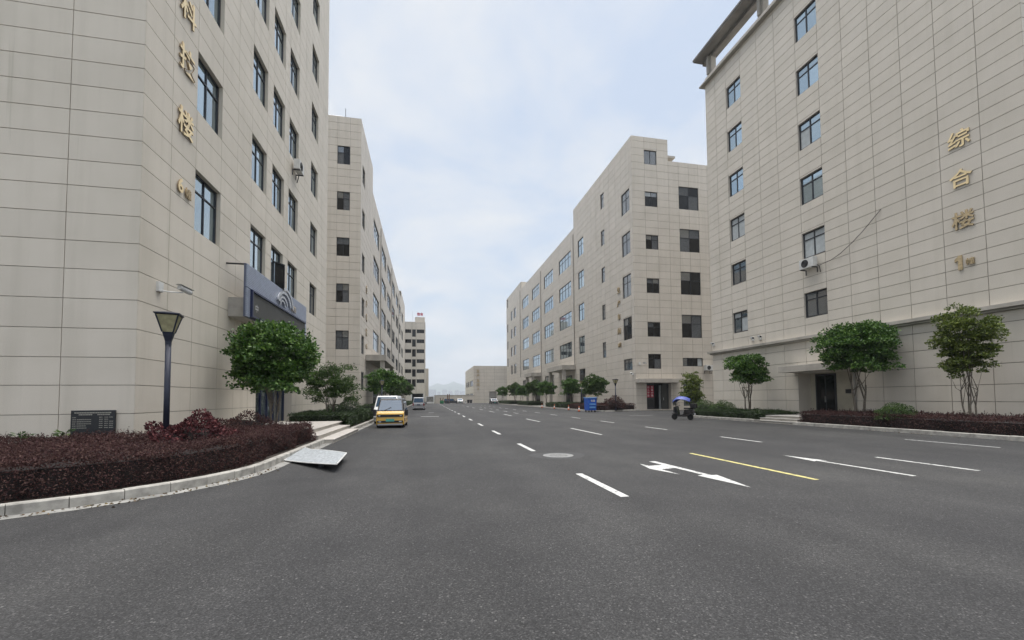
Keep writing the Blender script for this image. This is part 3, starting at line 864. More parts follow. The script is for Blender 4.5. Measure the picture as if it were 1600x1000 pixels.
# ---- low hall and far block ----------------------------------------------------------
E_ = Building('low_hall', (14.74, 135, 0), 'low beige hall closing the far end of the street at right', M['panel_far'], M['joint_soft'], .05, 120)
fE, fEf = faceX(14.74, -1), faceY(135)
ew = [(*yr(-1, a, b), z0, z1) for a, b in ((137.6, 147.4), (150, 154.9), (156.6, 162)) for z0, z1 in ((5.6, 7.45), (.9, 3.1))]
E_.wall(fE, -166, -135, -.05, 12.1, [-(135+4*k) for k in range(1, 8)], [1.1*k for k in range(1, 11)], ew)
edoor = (19.75, 22.2, 0, 3.7, .5)
eww = (26.0, 27.4, 5.5, 7.5)
E_.wall(fEf, 14.74, 44, -.05, 12.1, [14.74+3.4*k for k in range(1, 9)], [1.1*k for k in range(1, 11)], [edoor])
for o in ew: window(E_, fE, *o, nc=4, tr=.3, glass=M['glass_dark'], split=False, bar=.12, inset=.15)
MB().box(19.6, 22.3, 135.5, 135.6, 0, 3.8).build('roller_door', M['soffit'], E_.root)
MB().box(20.3, 22.1, 135.42, 135.499, 0, 1.7).build('door', M['black'], E_.root)
MB().box(14.8, 44, 135.05, 165.9, 11.95, 12.06).build('roof', M['trim'], E_.root)
for t, v in zip('生产车间', (10.3, 8.77, 7.15, 5.83)): letter(E_, fEf, t, 16.13, v, 1.05, M['gold_dull'], .1, .02, .07)
letter(E_, fEf, '4', 16.13, 4.5, .9, M['gold_dull'], .1, .02, .07)
E_.finish()

YF = 150.0
F_ = Building('apartment_block', (-10, 150, 0), 'far pale block with dark window bands and rooftop sign at the street end', M['panel_far'], M['joint_soft'], .05, 60)
fF = faceY(YF)
fo = []
for k in range(6):
    h = 26.0-3.53*k
    fo += [(-12.8, -8.0, h-1.3, h, .6), (-7.75, -5.65, h-1.3, h, .6), (-5.34, -4.1, h-2.6, h, .5), (-3.8, -1.15, h-1.3, h, .6)]
fo.append((-5.5, -1.4, .1, 3.3, .8))
F_.wall(fF, -13, -.79, -.05, 28.7, [], [3.53*k for k in range(1, 9)], fo)
F_.wall(Face((-.79, 0, 0), (0, 1, 0)), 150, 162, -.05, 28.7, [], [3.53*k for k in range(1, 9)], [])
for o in fo[:-1]: window(F_, fF, *o[:4], nc=3 if o[1]-o[0] > 1.3 else 1, tr=0, glass=M['glass_dark'], split=False, bar=.1, inset=.4)
MB().box(-5.4, -1.5, 150.8, 150.9, 0, 3.4).build('entrance', M['glass_dark'], F_.root)
MB().box(-12.9, -.85, 150.05, 161.9, 28.5, 28.64).build('roof', M['trim'], F_.root)
MB().box(-4.4, -1.0, 151, 158, 28.65, 30.6).build('roof_tower', M['panel_far'], F_.root)
rs = MB().box(-3.75, -1.65, 152, 152.15, 30.7, 30.8)
for x in (-3.5, -1.9): rs.box(x-.05, x+.05, 152, 152.1, 30.6, 32.8)
rs = rs.build('roof_sign', M['white'], F_.root)
for i, ch in enumerate('宿舍'): letter(F_, faceY(151.95), ch, -3.2+i*1.1, 31.75, 1.15, M['red'], .1, .03, 0, parent=rs)
MB().tube([(-5.2, 151, 28.6), (-5.2, 151, 32.5)], .05, 6).build('mast', M['chrome'], F_.root)
MB().box(-.76, .35, 158, 170, -.05, 12.7).build('rear_wing', M['panel_far'], F_.root)
F_.finish()

bwall = thing('boundary_wall', (6, 134, 0), 'low beige boundary wall across the far end of the street', 'wall')
MB().box(2.1, 14.7, 133.9, 134.15, -.05, 2.5).build('wall_body', M['panel_far'], bwall)
MB().box(2.05, 14.7, 133.82, 134.23, 2.5, 2.62).build('coping', M['trim'], bwall)
for x in (2.1, 6.2, 10.4): MB().box(x, x+.3, 133.75, 133.895, -.05, 2.49).build('pier', M['trim'], bwall)
gate = thing('metal_gate', (.7, 134, 0), 'pale sliding gate beside the boundary wall at the street end', 'gate')
MB().box(-.5, -.35, 133.9, 134.1, 0, 2.3).box(1.8, 1.98, 133.9, 134.1, 0, 2.3).box(-.35, 1.8, 133.95, 134.05, 2.1, 2.25).box(-.35, 1.8, 133.95, 134.05, .05, .5).build('gate_frame', M['white'], gate)
MB().box(-.35, 1.8, 133.98, 134.02, .5, 2.1).build('gate_leaf', M['gutter'], gate)

# ================================================================ entrance steps
def steps(name, label, x_first, sgn, y0, y1s, tread, rise, n, back, mat):
    t = thing(name, (x_first, y0, 0), label, 'steps')
    for k in range(n):
        xa = x_first+sgn*tread*k
        xb = xa+sgn*tread if k < n-1 else back
        x0, x1 = min(xa, xb), max(xa, xb)
        MB().box(x0+(.0 if sgn > 0 else .02), x1-(.02 if sgn > 0 else 0), y0, y1s[k], 0, rise*(k+1)-.03).build('riser', M['trim'], t)
        nose = .03
        MB().box(x0-(nose if sgn > 0 else 0), x1+(nose if sgn < 0 else 0), y0-.01, y1s[k]+.01, rise*(k+1)-.028, rise*(k+1)).build('tread', mat, t, bevel=.006)
    return t
steps('entrance_steps', 'three pale granite steps between the purple and green hedges at left', -3.44, -1, 16.6, (22.3, 23.0, 24.2), .53, .15, 3, -7.78, M['granite'])
steps('entrance_steps', 'grey stone steps up to the recessed door of the right block', 20.1, 1, 19.95, (22.65, 22.65, 22.65), .42, .14, 3, 24.9, simple('grey_step_stone', (.30, .29, .27), .8, vary=.15, scale=5))

# ================================================================ vegetation
def leaves_mesh(name, P, D, ln, wd, mat):
    """leaf-shaped quads at points P pointing along D"""
    n = len(P)
    R = rng.normal(size=(n, 3)); S = np.cross(D, R); S /= np.linalg.norm(S, axis=1)[:, None]+1e-9
    Nn = np.cross(D, S)
    l = (ln*rng.uniform(.65, 1.25, n))[:, None]; w_ = (wd*rng.uniform(.7, 1.2, n))[:, None]
    V = np.empty((n, 4, 3))
    V[:, 0] = P-D*l*.5
    V[:, 1] = P+S*w_*.5+Nn*w_*.12
    V[:, 2] = P+D*l*.5
    V[:, 3] = P-S*w_*.5+Nn*w_*.12
    me = bpy.data.meshes.new(name)
    me.vertices.add(4*n); me.vertices.foreach_set('co', V.reshape(-1))
    me.loops.add(4*n); me.loops.foreach_set('vertex_index', np.arange(4*n, dtype=np.int32))
    me.polygons.add(n); me.polygons.foreach_set('loop_start', np.arange(0, 4*n, 4, dtype=np.int32))
    try: me.polygons.foreach_set('loop_total', np.full(n, 4, dtype=np.int32))
    except Exception: pass
    me.materials.append(mat); me.update(calc_edges=True)
    return me

def unit(a): return a/(np.linalg.norm(a, axis=1)[:, None]+1e-9)

def crown_points(n, rx, ry, rz, clumps, cr, flat_bottom=.55, seed=0, hollow=.45, vase=False, lumpy=1.0):
    """clumps spread through an uneven dome; leaves gathered round each clump"""
    r = np.random.default_rng(seed)
    C = []
    while len(C) < clumps:
        v = r.normal(size=3); v /= np.linalg.norm(v)
        rad = (hollow+(1-hollow)*r.random()**.6)
        c = v*rad
        if c[2] < -flat_bottom: continue
        if not vase and c[2] < .25:
            k_ = min(1.9, 1/math.sqrt(max(.2, 1-(v[2]*rad)**2)))*(.97 if c[2] < 0 else 1); c = c*np.array([k_, k_, 1])
        lump = .95+lumpy*(.12*math.sin(3*math.atan2(v[1], v[0])+seed)+.11*math.sin(5*v[2]+seed*2.1))
        C.append(c*np.array([rx-cr*.6, ry-cr*.6, rz-cr*.5])*lump)
    C = np.array(C)
    k = r.integers(0, clumps, n)
    size = r.uniform(.6, 1.25, clumps)[k][:, None]
    dv = r.normal(size=(n, 3)); dv /= np.linalg.norm(dv, axis=1)[:, None]; dv[:, 2] = np.where(dv[:, 2] < -.2, -dv[:, 2]*r.random(n), dv[:, 2])
    off = dv*np.array([1.0, 1.0, .72])*cr*size*(r.uniform(.45, 1.0, n)**.7)[:, None]
    off += r.normal(size=(n, 3))*.05*cr
    P = C[k]+off
    D = unit(unit(off+C[k]*.25)*.9+r.normal(size=(n, 3))*.7+np.array([0, 0, .15]))
    return P, D, C

def stems_mesh(base, forks, tops, r0, seed, mat):
    r = random.Random(seed); mb = MB()
    for (bx, by, lean) in forks:
        top = Vector(lean)
        p = [Vector((bx, by, base))]
        for k in range(1, 6):
            t = k/5
            p.append(Vector((bx+(top.x-bx)*t**1.4+r.uniform(-.03, .03), by+(top.y-by)*t**1.4+r.uniform(-.03, .03), base+(top.z-base)*t)))
        mb.tube(p, [r0*(1.15-.6*k/5) for k in range(6)], 7)
        for k in range(5):
            tgt = Vector(tops[r.randrange(len(tops))]); st = p[r.choice((3, 4, 5))]
            mid = st.lerp(tgt, .5)+Vector((0, 0, -.08*tgt.length))
            mb.tube([st, mid, tgt], [r0*.42, r0*.26, r0*.1], 5)
    return mb.mesh('trunk', mat, True)

TREES = {}
def tree_kind(key, crown, n, ln, wd, clumps, cr, trunk_h, nstem, r0, leaf, seed, fb=.55, spread=.25, flare=.0, hollow=.45, lumpy=1.0):
    rx, ry, rz, cz = crown
    P, D, C = crown_points(n, rx, ry, rz, clumps, cr, fb, seed, hollow, bool(flare), lumpy)
    if flare:                                   # vase-shaped crown: narrow at the bottom
        f = np.clip((P[:, 2]+rz)/(2*rz), 0, 1); s = (1-flare)+flare*np.clip(f*1.5, 0, 1)
        P[:, 0] *= s; P[:, 1] *= s
    P[:, 2] += cz
    cm = leaves_mesh('crown', P, D, ln, wd, leaf)
    r = random.Random(seed)
    forks = []
    for k in range(nstem):
        a = 2*math.pi*k/nstem+r.uniform(-.4, .4)
        b = .06 if nstem == 1 else .13
        forks.append((b*math.cos(a), b*math.sin(a), (spread*math.cos(a), spread*math.sin(a), trunk_h+r.uniform(0, .4))))
    tops = sorted([c+np.array([0, 0, cz]) for c in C if c[2]+cz > trunk_h+.35], key=lambda q_: q_[0]**2+q_[1]**2)[:max(12, len(C)//3)]
    tm = stems_mesh(0, forks, [Vector(t) for t in tops], r0, seed, M['bark'])
    TREES[key] = (cm, tm)
def tree(key, name, loc, label, scale=1.0, rz=0.0, group=None, cat='tree'):
    t = thing(name, loc, label, cat, group, rz, scale)
    inst('crown', TREES[key][0], t, Matrix.Identity(4), True)
    inst('trunk', TREES[key][1], t, Matrix.Identity(4), True)
    return t

tree_kind('big', (1.7, 1.68, 1.85, 3.15), 25000, .145, .08, 190, .50, 1.5, 3, .045, M['leaf_a'], 12, .93, hollow=.35, lumpy=.55)
tree_kind('left2', (1.8, 1.75, 1.4, 2.35), 11000, .13, .062, 85, .48, 1.0, 3, .04, M['leaf_b'], 5, .85, .35)
tree_kind('right1', (1.6, 1.55, 1.4, 3.35), 13000, .145, .075, 85, .45, 1.9, 3, .05, M['leaf_a'], 21, .82, .3)
tree_kind('right2', (1.95, 1.88, 1.68, 3.95), 24000, .145, .08, 165, .50, 1.9, 2, .065, M['leaf_a'], 33, .9, .3, hollow=.35, lumpy=.6)
tree_kind('right3', (1.32, 1.3, 1.75, 3.65), 14000, .12, .06, 170, .34, 1.5, 4, .035, M['leaf_y'], 47, .97, .25, .3, hollow=.3, lumpy=.6)
tree_kind('street', (1.7, 1.7, 1.5, 2.85), 8000, .20, .11, 70, .52, 1.4, 2, .05, M['leaf_a'], 57, .85, .3)
tree_kind('streetb', (1.75, 1.65, 1.5, 2.85), 8000, .20, .11, 70, .54, 1.4, 3, .045, M['leaf_b'], 63, .85, .3)
tree_kind('young', (1.0, 1.0, 1.7, 1.9), 5200, .15, .065, 80, .34, .8, 3, .03, M['leaf_y'], 71, .97, .3)

tree('big', 'evergreen_tree', (-5.82, 17.5, .1), 'large round evergreen tree in front of the blue wall sign', .99, 2.4)
tree('left2', 'evergreen_tree', (-5.72, 26.9, .15), 'low spreading tree behind the green hedge beside the left steps', 1.0, 1.2)
tree('right1', 'evergreen_tree', (22.0, 25.3, .15), 'round-topped tree with three slim pale trunks by the right block', 1.0, .3)
tree('right2', 'evergreen_tree', (22.1, 17.7, .15), 'large dark evergreen tree beside the recessed door at right', 1.0, 2.2)
tree('right3', 'yellow_green_tree', (22.0, 13.15, .15), 'yellow-green vase-shaped tree at the far right of the street', 1.0, .8)
tree('young', 'young_tree', (23.4, 33.6, .0), 'young loose yellow-green tree at the corner of the right block', 1.15, 0)
for k, (y, s, key) in enumerate(((46.8, 1.15, 'street'), (55.5, 1.2, 'streetb'), (66, 1.2, 'street'), (86, 1.2, 'streetb'))):
    tree(key, 'street_tree', (-4.75, y, .14), ('dark tree directly behind the parked vans, nearest of the left workshop row', 'second dark tree of the left workshop row, behind the white van', 'third tree of the row along the left workshop', 'farthest tree of the left workshop row, beside the silver car')[k], s, k*1.3, 'trees along the left workshop')
blab = ('round tree behind the blue bin, nearest of the right workshop row', 'round tree just left of the blue bin, by the right workshop', 'third tree of the right workshop row, by the first porch', 'fourth tree of the right workshop row, beyond the first porch', 'fifth tree of the right workshop row', 'sixth tree of the right workshop row, by the second porch', 'farthest round tree of the right workshop row')
for k, (x, y, s, key) in enumerate(((20.1, 48.0, 1.02, 'streetb'), (20.2, 56.6, 1.03, 'street'), (20.0, 69, 1.05, 'street'), (20.0, 77, 1.15, 'streetb'), (20, 88, 1.0, 'street'), (20, 95, 1.2, 'streetb'), (19.9, 111, 1.1, 'street'))):
    tree(key, 'street_tree', (x, y, .14), blab[k], s, k*.9, 'trees along the right workshop')

def in_poly(P, poly):
    x, y = P[:, 0], P[:, 1]; ins = np.zeros(len(P), bool); n = len(poly)
    for i in range(n):
        x0, y0 = poly[i]; x1, y1 = poly[(i+1) % n]
        c = ((y0 > y) != (y1 > y)) & (x < (x1-x0)*(y-y0)/(y1-y0+1e-12)+x0)
        ins ^= c
    return ins

def hedge(name, poly, z0, z1, label, leaf, core, dens=700, ln=.05, wd=.026, cat='hedge', group=None, uneven=.05, sides=None, twigs=0, tops=None):
    """clipped hedge: a dark inner mass under a skin of real leaves"""
    cx_ = sum(p[0] for p in poly)/len(poly); cy_ = sum(p[1] for p in poly)/len(poly)
    t = thing(name, (cx_, cy_, z0), label, cat, group)
    xs = [p[0] for p in poly]; ys = [p[1] for p in poly]
    area = (max(xs)-min(xs))*(max(ys)-min(ys))
    lift = lambda x, y: uneven*(np.sin(x*2.3+y*1.1)+np.sin(y*3.1-x*.7)+.6*np.sin(x*6.1+y*5.3))
    n = int(area*dens)
    P = np.column_stack([rng.uniform(min(xs), max(xs), n), rng.uniform(min(ys), max(ys), n), np.zeros(n)])
    P = P[in_poly(P, poly)]
    P[:, 2] = z1+lift(P[:, 0], P[:, 1])-np.abs(rng.normal(0, .06, len(P)))+rng.random(len(P))**5*.09
    D = unit(rng.normal(size=(len(P), 3))*.8+np.array([0, 0, .55]))
    Ps, Ds = [P], [D]
    for i in range(len(poly)):
        if sides is not None and i not in sides: continue
        a, b = np.array(poly[i]), np.array(poly[(i+1) % len(poly)])
        e = b-a; l = np.linalg.norm(e); nr = np.array([e[1], -e[0]])/l
        if (nr @ ((a+b)/2-np.array([cx_, cy_]))) < 0: nr = -nr
        m = int(l*(z1-z0)*dens*1.35)
        m = int(m*1.25); s = rng.random(m); h = np.where(rng.random(m) < .2, rng.uniform(.84, 1.03, m), rng.random(m))
        bulge = .05*np.sin(s*l*2.7+h*3)+.04*np.sin(s*l*5.1-h*4)+.05*np.sin(h*math.pi)
        Q = np.column_stack([a[0]+e[0]*s, a[1]+e[1]*s, z0+(z1-z0)*h])
        top_round = np.clip((h-.8)/.2, 0, 1)**2*.09
        Q[:, :2] += nr*(bulge-top_round-np.abs(rng.normal(0, .05, m)))[:, None]
        Q[:, 2] += lift(Q[:, 0], Q[:, 1])*h
        Ps.append(Q); Ds.append(unit(rng.normal(size=(m, 3))*.8+np.array([nr[0]*.5, nr[1]*.5, .35])))
    if twigs:
        m = twigs; P = np.column_stack([rng.uniform(min(xs), max(xs), m), rng.uniform(min(ys), max(ys), m), np.zeros(m)]); P = P[in_poly(P, poly)]
        for p in P:
            k = 7; hgt = rng.uniform(.05, .17)
            q = np.repeat(p[None], k, 0); q[:, 2] = z1+lift(p[0], p[1])+np.linspace(0, hgt, k); q[:, :2] += rng.normal(0, .012, (k, 2))
            Ps.append(q); Ds.append(unit(rng.normal(size=(k, 3))+np.array([0, 0, .8])))
    inst('foliage', leaves_mesh('foliage', np.concatenate(Ps), np.concatenate(Ds), ln, wd, leaf), t, Matrix.Identity(4))
    npo = len(poly); ar_ = sum(poly[k][0]*poly[(k+1) % npo][1]-poly[(k+1) % npo][0]*poly[k][1] for k in range(npo)); sg_ = 1 if ar_ > 0 else -1
    ins = []
    for k in range(npo):
        a, b, c = Vector(poly[k-1]), Vector(poly[k]), Vector(poly[(k+1) % npo])
        d1, d2 = (b-a).normalized(), (c-b).normalized()
        n1, n2 = Vector((-d1.y, d1.x))*sg_, Vector((-d2.y, d2.x))*sg_
        m_ = (n1+n2); m_ = m_/max(.3, m_.length_squared)*2*.5
        p = b+m_*2*.17*.5*1.0
        ins.append((p.x, p.y))
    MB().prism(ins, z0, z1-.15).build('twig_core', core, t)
    return t

def shrub(name, loc, rx, ry, rz, label, leaf, core, n=1800, ln=.06, wd=.03, cat='shrub', rough=.08):
    n = int(n*2.4)
    t = thing(name, loc, label, cat)
    v = unit(rng.normal(size=(n, 3))); v[:, 2] = np.abs(v[:, 2])
    lump = 1+rough*np.sin(v[:, 0]*6+v[:, 1]*4)+rough*np.sin(v[:, 2]*8+v[:, 0]*5)
    P = v*np.array([rx, ry, rz])*(lump*(1-np.abs(rng.normal(0, .13, n))))[:, None]
    D = unit(v*.5+rng.normal(size=(n, 3))*.75+np.array([0, 0, .25]))
    inst('foliage', leaves_mesh('foliage', P, D, ln, wd, leaf), t, Matrix.Identity(4), True)
    prof = [(.7*math.cos(a), .7*math.sin(a)) for a in [k*math.pi/2/6 for k in range(6)]]+[(.05, .7)]
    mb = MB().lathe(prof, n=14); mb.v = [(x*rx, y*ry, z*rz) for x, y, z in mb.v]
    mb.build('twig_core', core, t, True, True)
    return t

larc = [(AC[0]+3.72*math.cos(t), AC[1]+3.72*math.sin(t)) for t in [math.radians(-90+9*k) for k in range(11)]]
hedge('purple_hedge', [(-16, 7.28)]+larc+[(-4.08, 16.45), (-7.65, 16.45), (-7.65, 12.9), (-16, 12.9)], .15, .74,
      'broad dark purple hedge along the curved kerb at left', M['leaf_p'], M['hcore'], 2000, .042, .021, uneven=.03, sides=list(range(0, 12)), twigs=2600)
hedge('green_hedge', [(-4.05, 22.9), (-4.05, 33.8), (-7.5, 33.8), (-7.5, 24.7), (-4.75, 24.6)], .15, .86, 'clipped green hedge between the left steps and the yellow van', M['leaf_h'], M['hcoreg'], 800, .06, .032, uneven=.03, sides=[0, 3, 4])
hedge('purple_hedge', [(20.42, 2), (20.42, 19.7), (23.6, 19.7), (23.6, 2)], .15, .74, 'long straight dark purple hedge along the right kerb', M['leaf_p'], M['hcore'], 620, .06, .03, uneven=.025, sides=[0, 1], twigs=500)
hedge('green_hedge', [(20.42, 22.85), (20.42, 29.6), (20.8, 30.5), (21.6, 31), (23.7, 31), (23.7, 22.85)], .15, .62, 'clipped green hedge beside the scooter at right', M['leaf_h'], M['hcoreg'], 700, .065, .034, uneven=.04, sides=[0, 1, 5], twigs=200)
hedge('dark_hedge', [(18.3, 45.3), (19.0, 42.7), (21.6, 44.0), (23.7, 44.75), (23.7, 52.2), (18.3, 52.2)], .14, .82, 'low dark hedge behind the blue bin at the workshop corner', M['leaf_p'], M['hcore'], 130, .10, .055, uneven=.03, sides=[0, 1, 2, 5])
for y0, y1, lab in ((53.8, 63.5, 'low dark hedge left of the blue bin at the right workshop'), (75.5, 85, 'low dark hedge between the two porches of the right workshop'), (94, 108, 'farthest low dark hedge of the right workshop')):
    hedge('dark_hedge', [(18.3, y0), (18.3, y1), (21.4, y1), (21.4, y0)], .14, .86, lab, M['leaf_h'], M['hcoreg'], 70, .13, .07, uneven=.04, sides=[0, 3], group='low hedges along the right workshop')
hedge('dark_hedge', [(-4.1, 46.4), (-4.1, 63), (-7.1, 63), (-7.1, 46.4)], .14, .95, 'low dark hedge under the trees of the left workshop', M['leaf_h'], M['hcoreg'], 90, .12, .06, uneven=.04, sides=[0, 3])
hedge('dark_hedge', [(-4.1, 72), (-4.1, 118), (-7.1, 118), (-7.1, 72)], .14, .95, 'farther low hedge along the left workshop', M['leaf_h'], M['hcoreg'], 40, .16, .09, uneven=.04, sides=[0, 3])
shrub('red_shrub', (-5.55, 11.4, .45), .95, .7, .78, 'loose reddish purple shrub beside the near lamp post', M['leaf_r'], M['hcore'], 2000, .085, .045, rough=.16)
shrub('purple_shrub', (-6.2, 15.9, .5), 1.2, .6, .65, 'dark purple shrub in front of the glazed entrance', M['leaf_p'], M['hcore'], 1300, .07, .04, rough=.14)
shrub('round_shrub', (-5.2, 29.0, .3), 1.35, 1.3, 1.25, 'rounded green shrub beside the low spreading tree at left', M['leaf_h'], M['hcoreg'], 2200, .09, .045, rough=.1)
shrub('round_shrub', (21.1, 15.3, .5), .8, .75, .72, 'rounded green shrub rising from the long purple hedge at right', M['leaf_b'], M['hcoreg'], 1700, .07, .035)
shrub('round_shrub', (21.6, 27.4, .3), .95, .95, .95, 'domed green shrub in the green hedge beside the slim-trunked tree', M['leaf_b'], M['hcoreg'], 1500, .08, .04)
shrub('round_shrub', (21.9, 30.0, .3), 1.05, 1.0, 1.0, 'domed green shrub behind the scooter', M['leaf_b'], M['hcoreg'], 1500, .08, .04)
shrub('round_shrub', (20.6, 43.75, .4), 1.35, .9, 1.3, 'rounded dark shrub beside the far lamp post', M['leaf_p'], M['hcore'], 1300, .11, .06)
for k, (x, y) in enumerate(((-9.35, 11.9), (-8.7, 12.2), (-10.3, 12.1), (-6.9, 13.8))):
    n = 26
    a = rng.uniform(0, 2*math.pi, n); r_ = rng.uniform(.02, .2, n)
    P = np.column_stack([r_*np.cos(a), r_*np.sin(a), .03+rng.uniform(0, .16, n)]); D = unit(np.column_stack([np.cos(a), np.sin(a), rng.uniform(.1, .8, n)]))
    t = thing('weed', (x, y, .76), ('small green weed left of the black wall plaque, second from the left', 'small green weed just under the black wall plaque', 'leftmost small green weed on the purple hedge', 'small green weed on the hedge in front of the corner')[k], 'weed', 'weeds growing through the purple hedge')
    inst('foliage', leaves_mesh('foliage', P, D, .13, .045, M['leaf_b']), t, Matrix.Identity(4), True)
    MB().tube([(0, 0, -.6), (0, 0, .12)], .008, 5).build('stem', M['bark'], t, True)

# dry leaves blown against the kerbs
lp = []
for _ in range(420):
    u_ = rng.random()
    if u_ < .55:
        a_ = math.radians(rng.uniform(-90, 0)); r_ = 4.05+abs(rng.normal(0, .16))+.03; lp.append((AC[0]+r_*math.cos(a_), AC[1]+r_*math.sin(a_)))
    elif u_ < .75: lp.append((-3.72+abs(rng.normal(0, .3)), rng.uniform(11, 34)))
    else: lp.append((20.07-abs(rng.normal(0, .25)), rng.uniform(6, 30)))
P = np.column_stack([np.array(lp), rng.uniform(.008, .02, len(lp))]); D_ = unit(np.column_stack([rng.normal(size=(len(lp), 2)), rng.normal(size=len(lp))*.12]))
lo_ = inst('leaf_litter', leaves_mesh('leaf_litter', P, D_, .055, .03, leaf_mat('dry_leaf', (.05, .03, .015), (.12, .075, .035), (.2, .15, .06), .1)), None, Matrix.Identity(4))
tag(lo_, 'scattered dry leaves lying along the kerbs', 'leaves', None, 'stuff')

# ================================================================ street furniture
def lamp_post(loc, label, h=3.0, scale=1.0, group=None):
    t = thing('street_lamp', loc, label, 'street lamp', group, .3, scale)
    MB().lathe([(.16, 0), (.16, .05), (.085, .09), (.075, .30), (.062, .34)], n=12).build('base', M['lamp'], t, True)
    MB().lathe([(.062, .30), (.058, h-.02)], n=12).build('pole', M['lamp'], t, True, True)
    MB().lathe([(.07, h-.05), (.075, h+.02), (.075, h+.05), (.145, h+.27)], n=4, ang=.785).build('bracket', M['lamp'], t, True)
    MB().lathe([(.135, h+.275), (.285, h+.66)], n=4, ang=.785).build('shade', M['lampglass'], t, True)
    fr = MB()
    for k in range(4):
        a = .785+k*math.pi/2
        fr.tube([(.145*math.cos(a), .145*math.sin(a), h+.27), (.295*math.cos(a), .295*math.sin(a), h+.67)], .016, 6)
    fr.build('shade_frame', M['lamp'], t, True)
    MB().lathe([(.315, h+.665), (.345, h+.68), (.345, h+.70), (.1, h+.75)], n=4, ang=.785).build('cap', M['lamp'], t, True)
    return t
lamp_post((-5.95, 11.1, .15), 'navy lamp post with yellowed tapered shade standing in the near purple hedge', 2.82)
lamp_post((20.5, 43.1, .14), 'dark lamp post beside the far workshop corner, right of the blue bin', 2.75)
lamp_post((20.0, 52.2, .14), 'lamp with pale shade between the two round trees near the blue bin', 3.0)
lamp_post((-4.5, 43.6, .0), 'lamp post in front of the left workshop corner beside the vans', 2.75)

def cctv(loc, rz, label, long=.35, group='security cameras'):
    t = thing('security_camera', loc, label, 'security camera', group, rz, .82)
    MB().box(-.03, .10, -.13, .13, -.24, .12).build('junction_box', M['whiteac'], t, True, bevel=.012)
    MB().tube([(.08, 0, -.18), (.3, .12, -.2), (.55, .42, -.14), (.58, .48, -.08)], .022, 6).build('arm', M['whiteac'], t, True)
    cm = MB().tube([(.50, .30, .03), (.66, .72, -.07)], .095, 10).build('body', M['whiteac'], t, True)
    MB().tube([(.661, .723, -.071), (.668, .742, -.075)], .075, 10).build('lens', M['black'], cm, True)
    MB().poly([(.38, .27, .135), (.60, .21, .135), (.79, .78, .03), (.57, .84, .03)]).build('sunshield', M['whiteac'], cm, True)
    return t
cctv((XD, 14.0, 5.05), 0, 'white security camera on the left tower above the lamp post')
cctv((XA, 26.9, 5.95), math.pi, 'left one of two white cameras above the cornice of the right block')
cctv((XA, 26.2, 5.95), math.pi, 'right one of two white cameras above the cornice of the right block')
cctv((XB, 45.6, 4.4), math.pi, 'white security camera on the street side of the workshop corner')
cctv((24.5, YB, 5.6), -math.pi/2, 'white security camera on the end wall of the workshop')
cctv((XA, 31.3, 6.1), math.pi, 'small white security camera at the far corner of the right block')

def ac_unit(face, s, v, label, wd=.85, hg=.58, dp=.33):
    t = thing('air_conditioner', face.p(s, v, 0), label, 'air conditioner', 'wall-mounted air conditioners')
    m_ = face.mat(s, v, .12)
    MB().box(0, wd, 0, hg, 0, dp).build('casing', M['whiteac'], t, basis=m_, bevel=.015)
    fan = MB()
    for r_ in (.07, .13, .19, .24):
        prev = None
        for k in range(21):
            a = 2*math.pi*k/20; q = (wd*.4+r_*math.cos(a), hg*.5+r_*math.sin(a), dp+.012)
            if prev: fan.tube([prev, q], .008, 4, False)
            prev = q
    fan.build('fan_grille', M['darkgrey'], t, basis=m_)
    MB().lathe([(.25, 0), (.25, .004)], n=20).build('fan_opening', M['black'], t, basis=m_ @ Matrix.Translation((wd*.4, hg*.5, dp+.003)))
    MB().box(.08, .12, -.06, -.005, -.1, dp).box(.08, .12, -.35, -.06, -.1, -.06).build('bracket', M['darkgrey'], t, basis=m_)
    MB().box(wd-.12, wd-.08, -.06, -.005, -.1, dp).box(wd-.12, wd-.08, -.35, -.06, -.1, -.06).build('bracket', M['darkgrey'], t, basis=m_)
    MB().tube([(wd-.02, .1, .05), (wd+.12, -.05, 0), (wd+.1, -.4, -.08)], .025, 6).build('pipe', M['black'], t, basis=m_)
    return t
ac_unit(fD, 25.8, 15.15, 'white air conditioner under an upper window of the left tower')
ac_unit(fA, -22.35, 9.72, 'white air conditioner under the third-floor window of the right block', 1.0, .62)
ac_unit(fBf, 33.0, 4.75, 'white air conditioner low on the workshop end wall beside the right block', .95, .65, .4)
cable = tag(MB().tube([(XA-.03, 17.64, 11.65), (XA-.10, 18.1, 11.2), (XA-.09, 18.6, 10.8), (XA-.09, 19.2, 10.4), (XA-.08, 19.9, 10.02), (XA-.08, 20.5, 9.82), (XA-.12, 21.3, 9.72)], .016, 6).build('cable', M['black']), 'slack dark cable hanging across the right block to its air conditioner', 'cable')

# black plaque on the near left wall
pq = thing('wall_plaque', (-8.7, 13.1, .7), 'black engraved plaque low on the left wall above the hedge', 'plaque')
MB().box(-9.2, -8.2, 13.06, 13.105, .62, 1.40).build('slab', M['plaque'], pq, bevel=.006)
fq = faceY(13.06)
MB_lines = MB()
def dash_row(x0, x1, z, h=.018, n=9):
    x = x0
    while x < x1-.01:
        l = rnd.uniform(.02, .05); MB_lines.box(x, min(x1, x+l), 13.056, 13.0595, z-h/2, z+h/2); x += l+.008
dash_row(-9.12, -8.28, 1.335, .032); dash_row(-9.02, -8.72, 1.285, .03); dash_row(-8.60, -8.32, 1.285, .03)
for k in range(6):
    dash_row(-9.16, -9.08, 1.21-k*.055); 
    if k: dash_row(-9.06, -8.74-(.1 if k > 3 else 0), 1.21-k*.055)
    dash_row(-8.56, -8.48, 1.215-k*.055); dash_row(-8.44, -8.36, 1.215-k*.055)
    if k not in (1,): dash_row(-8.33, -8.24, 1.215-k*.055)
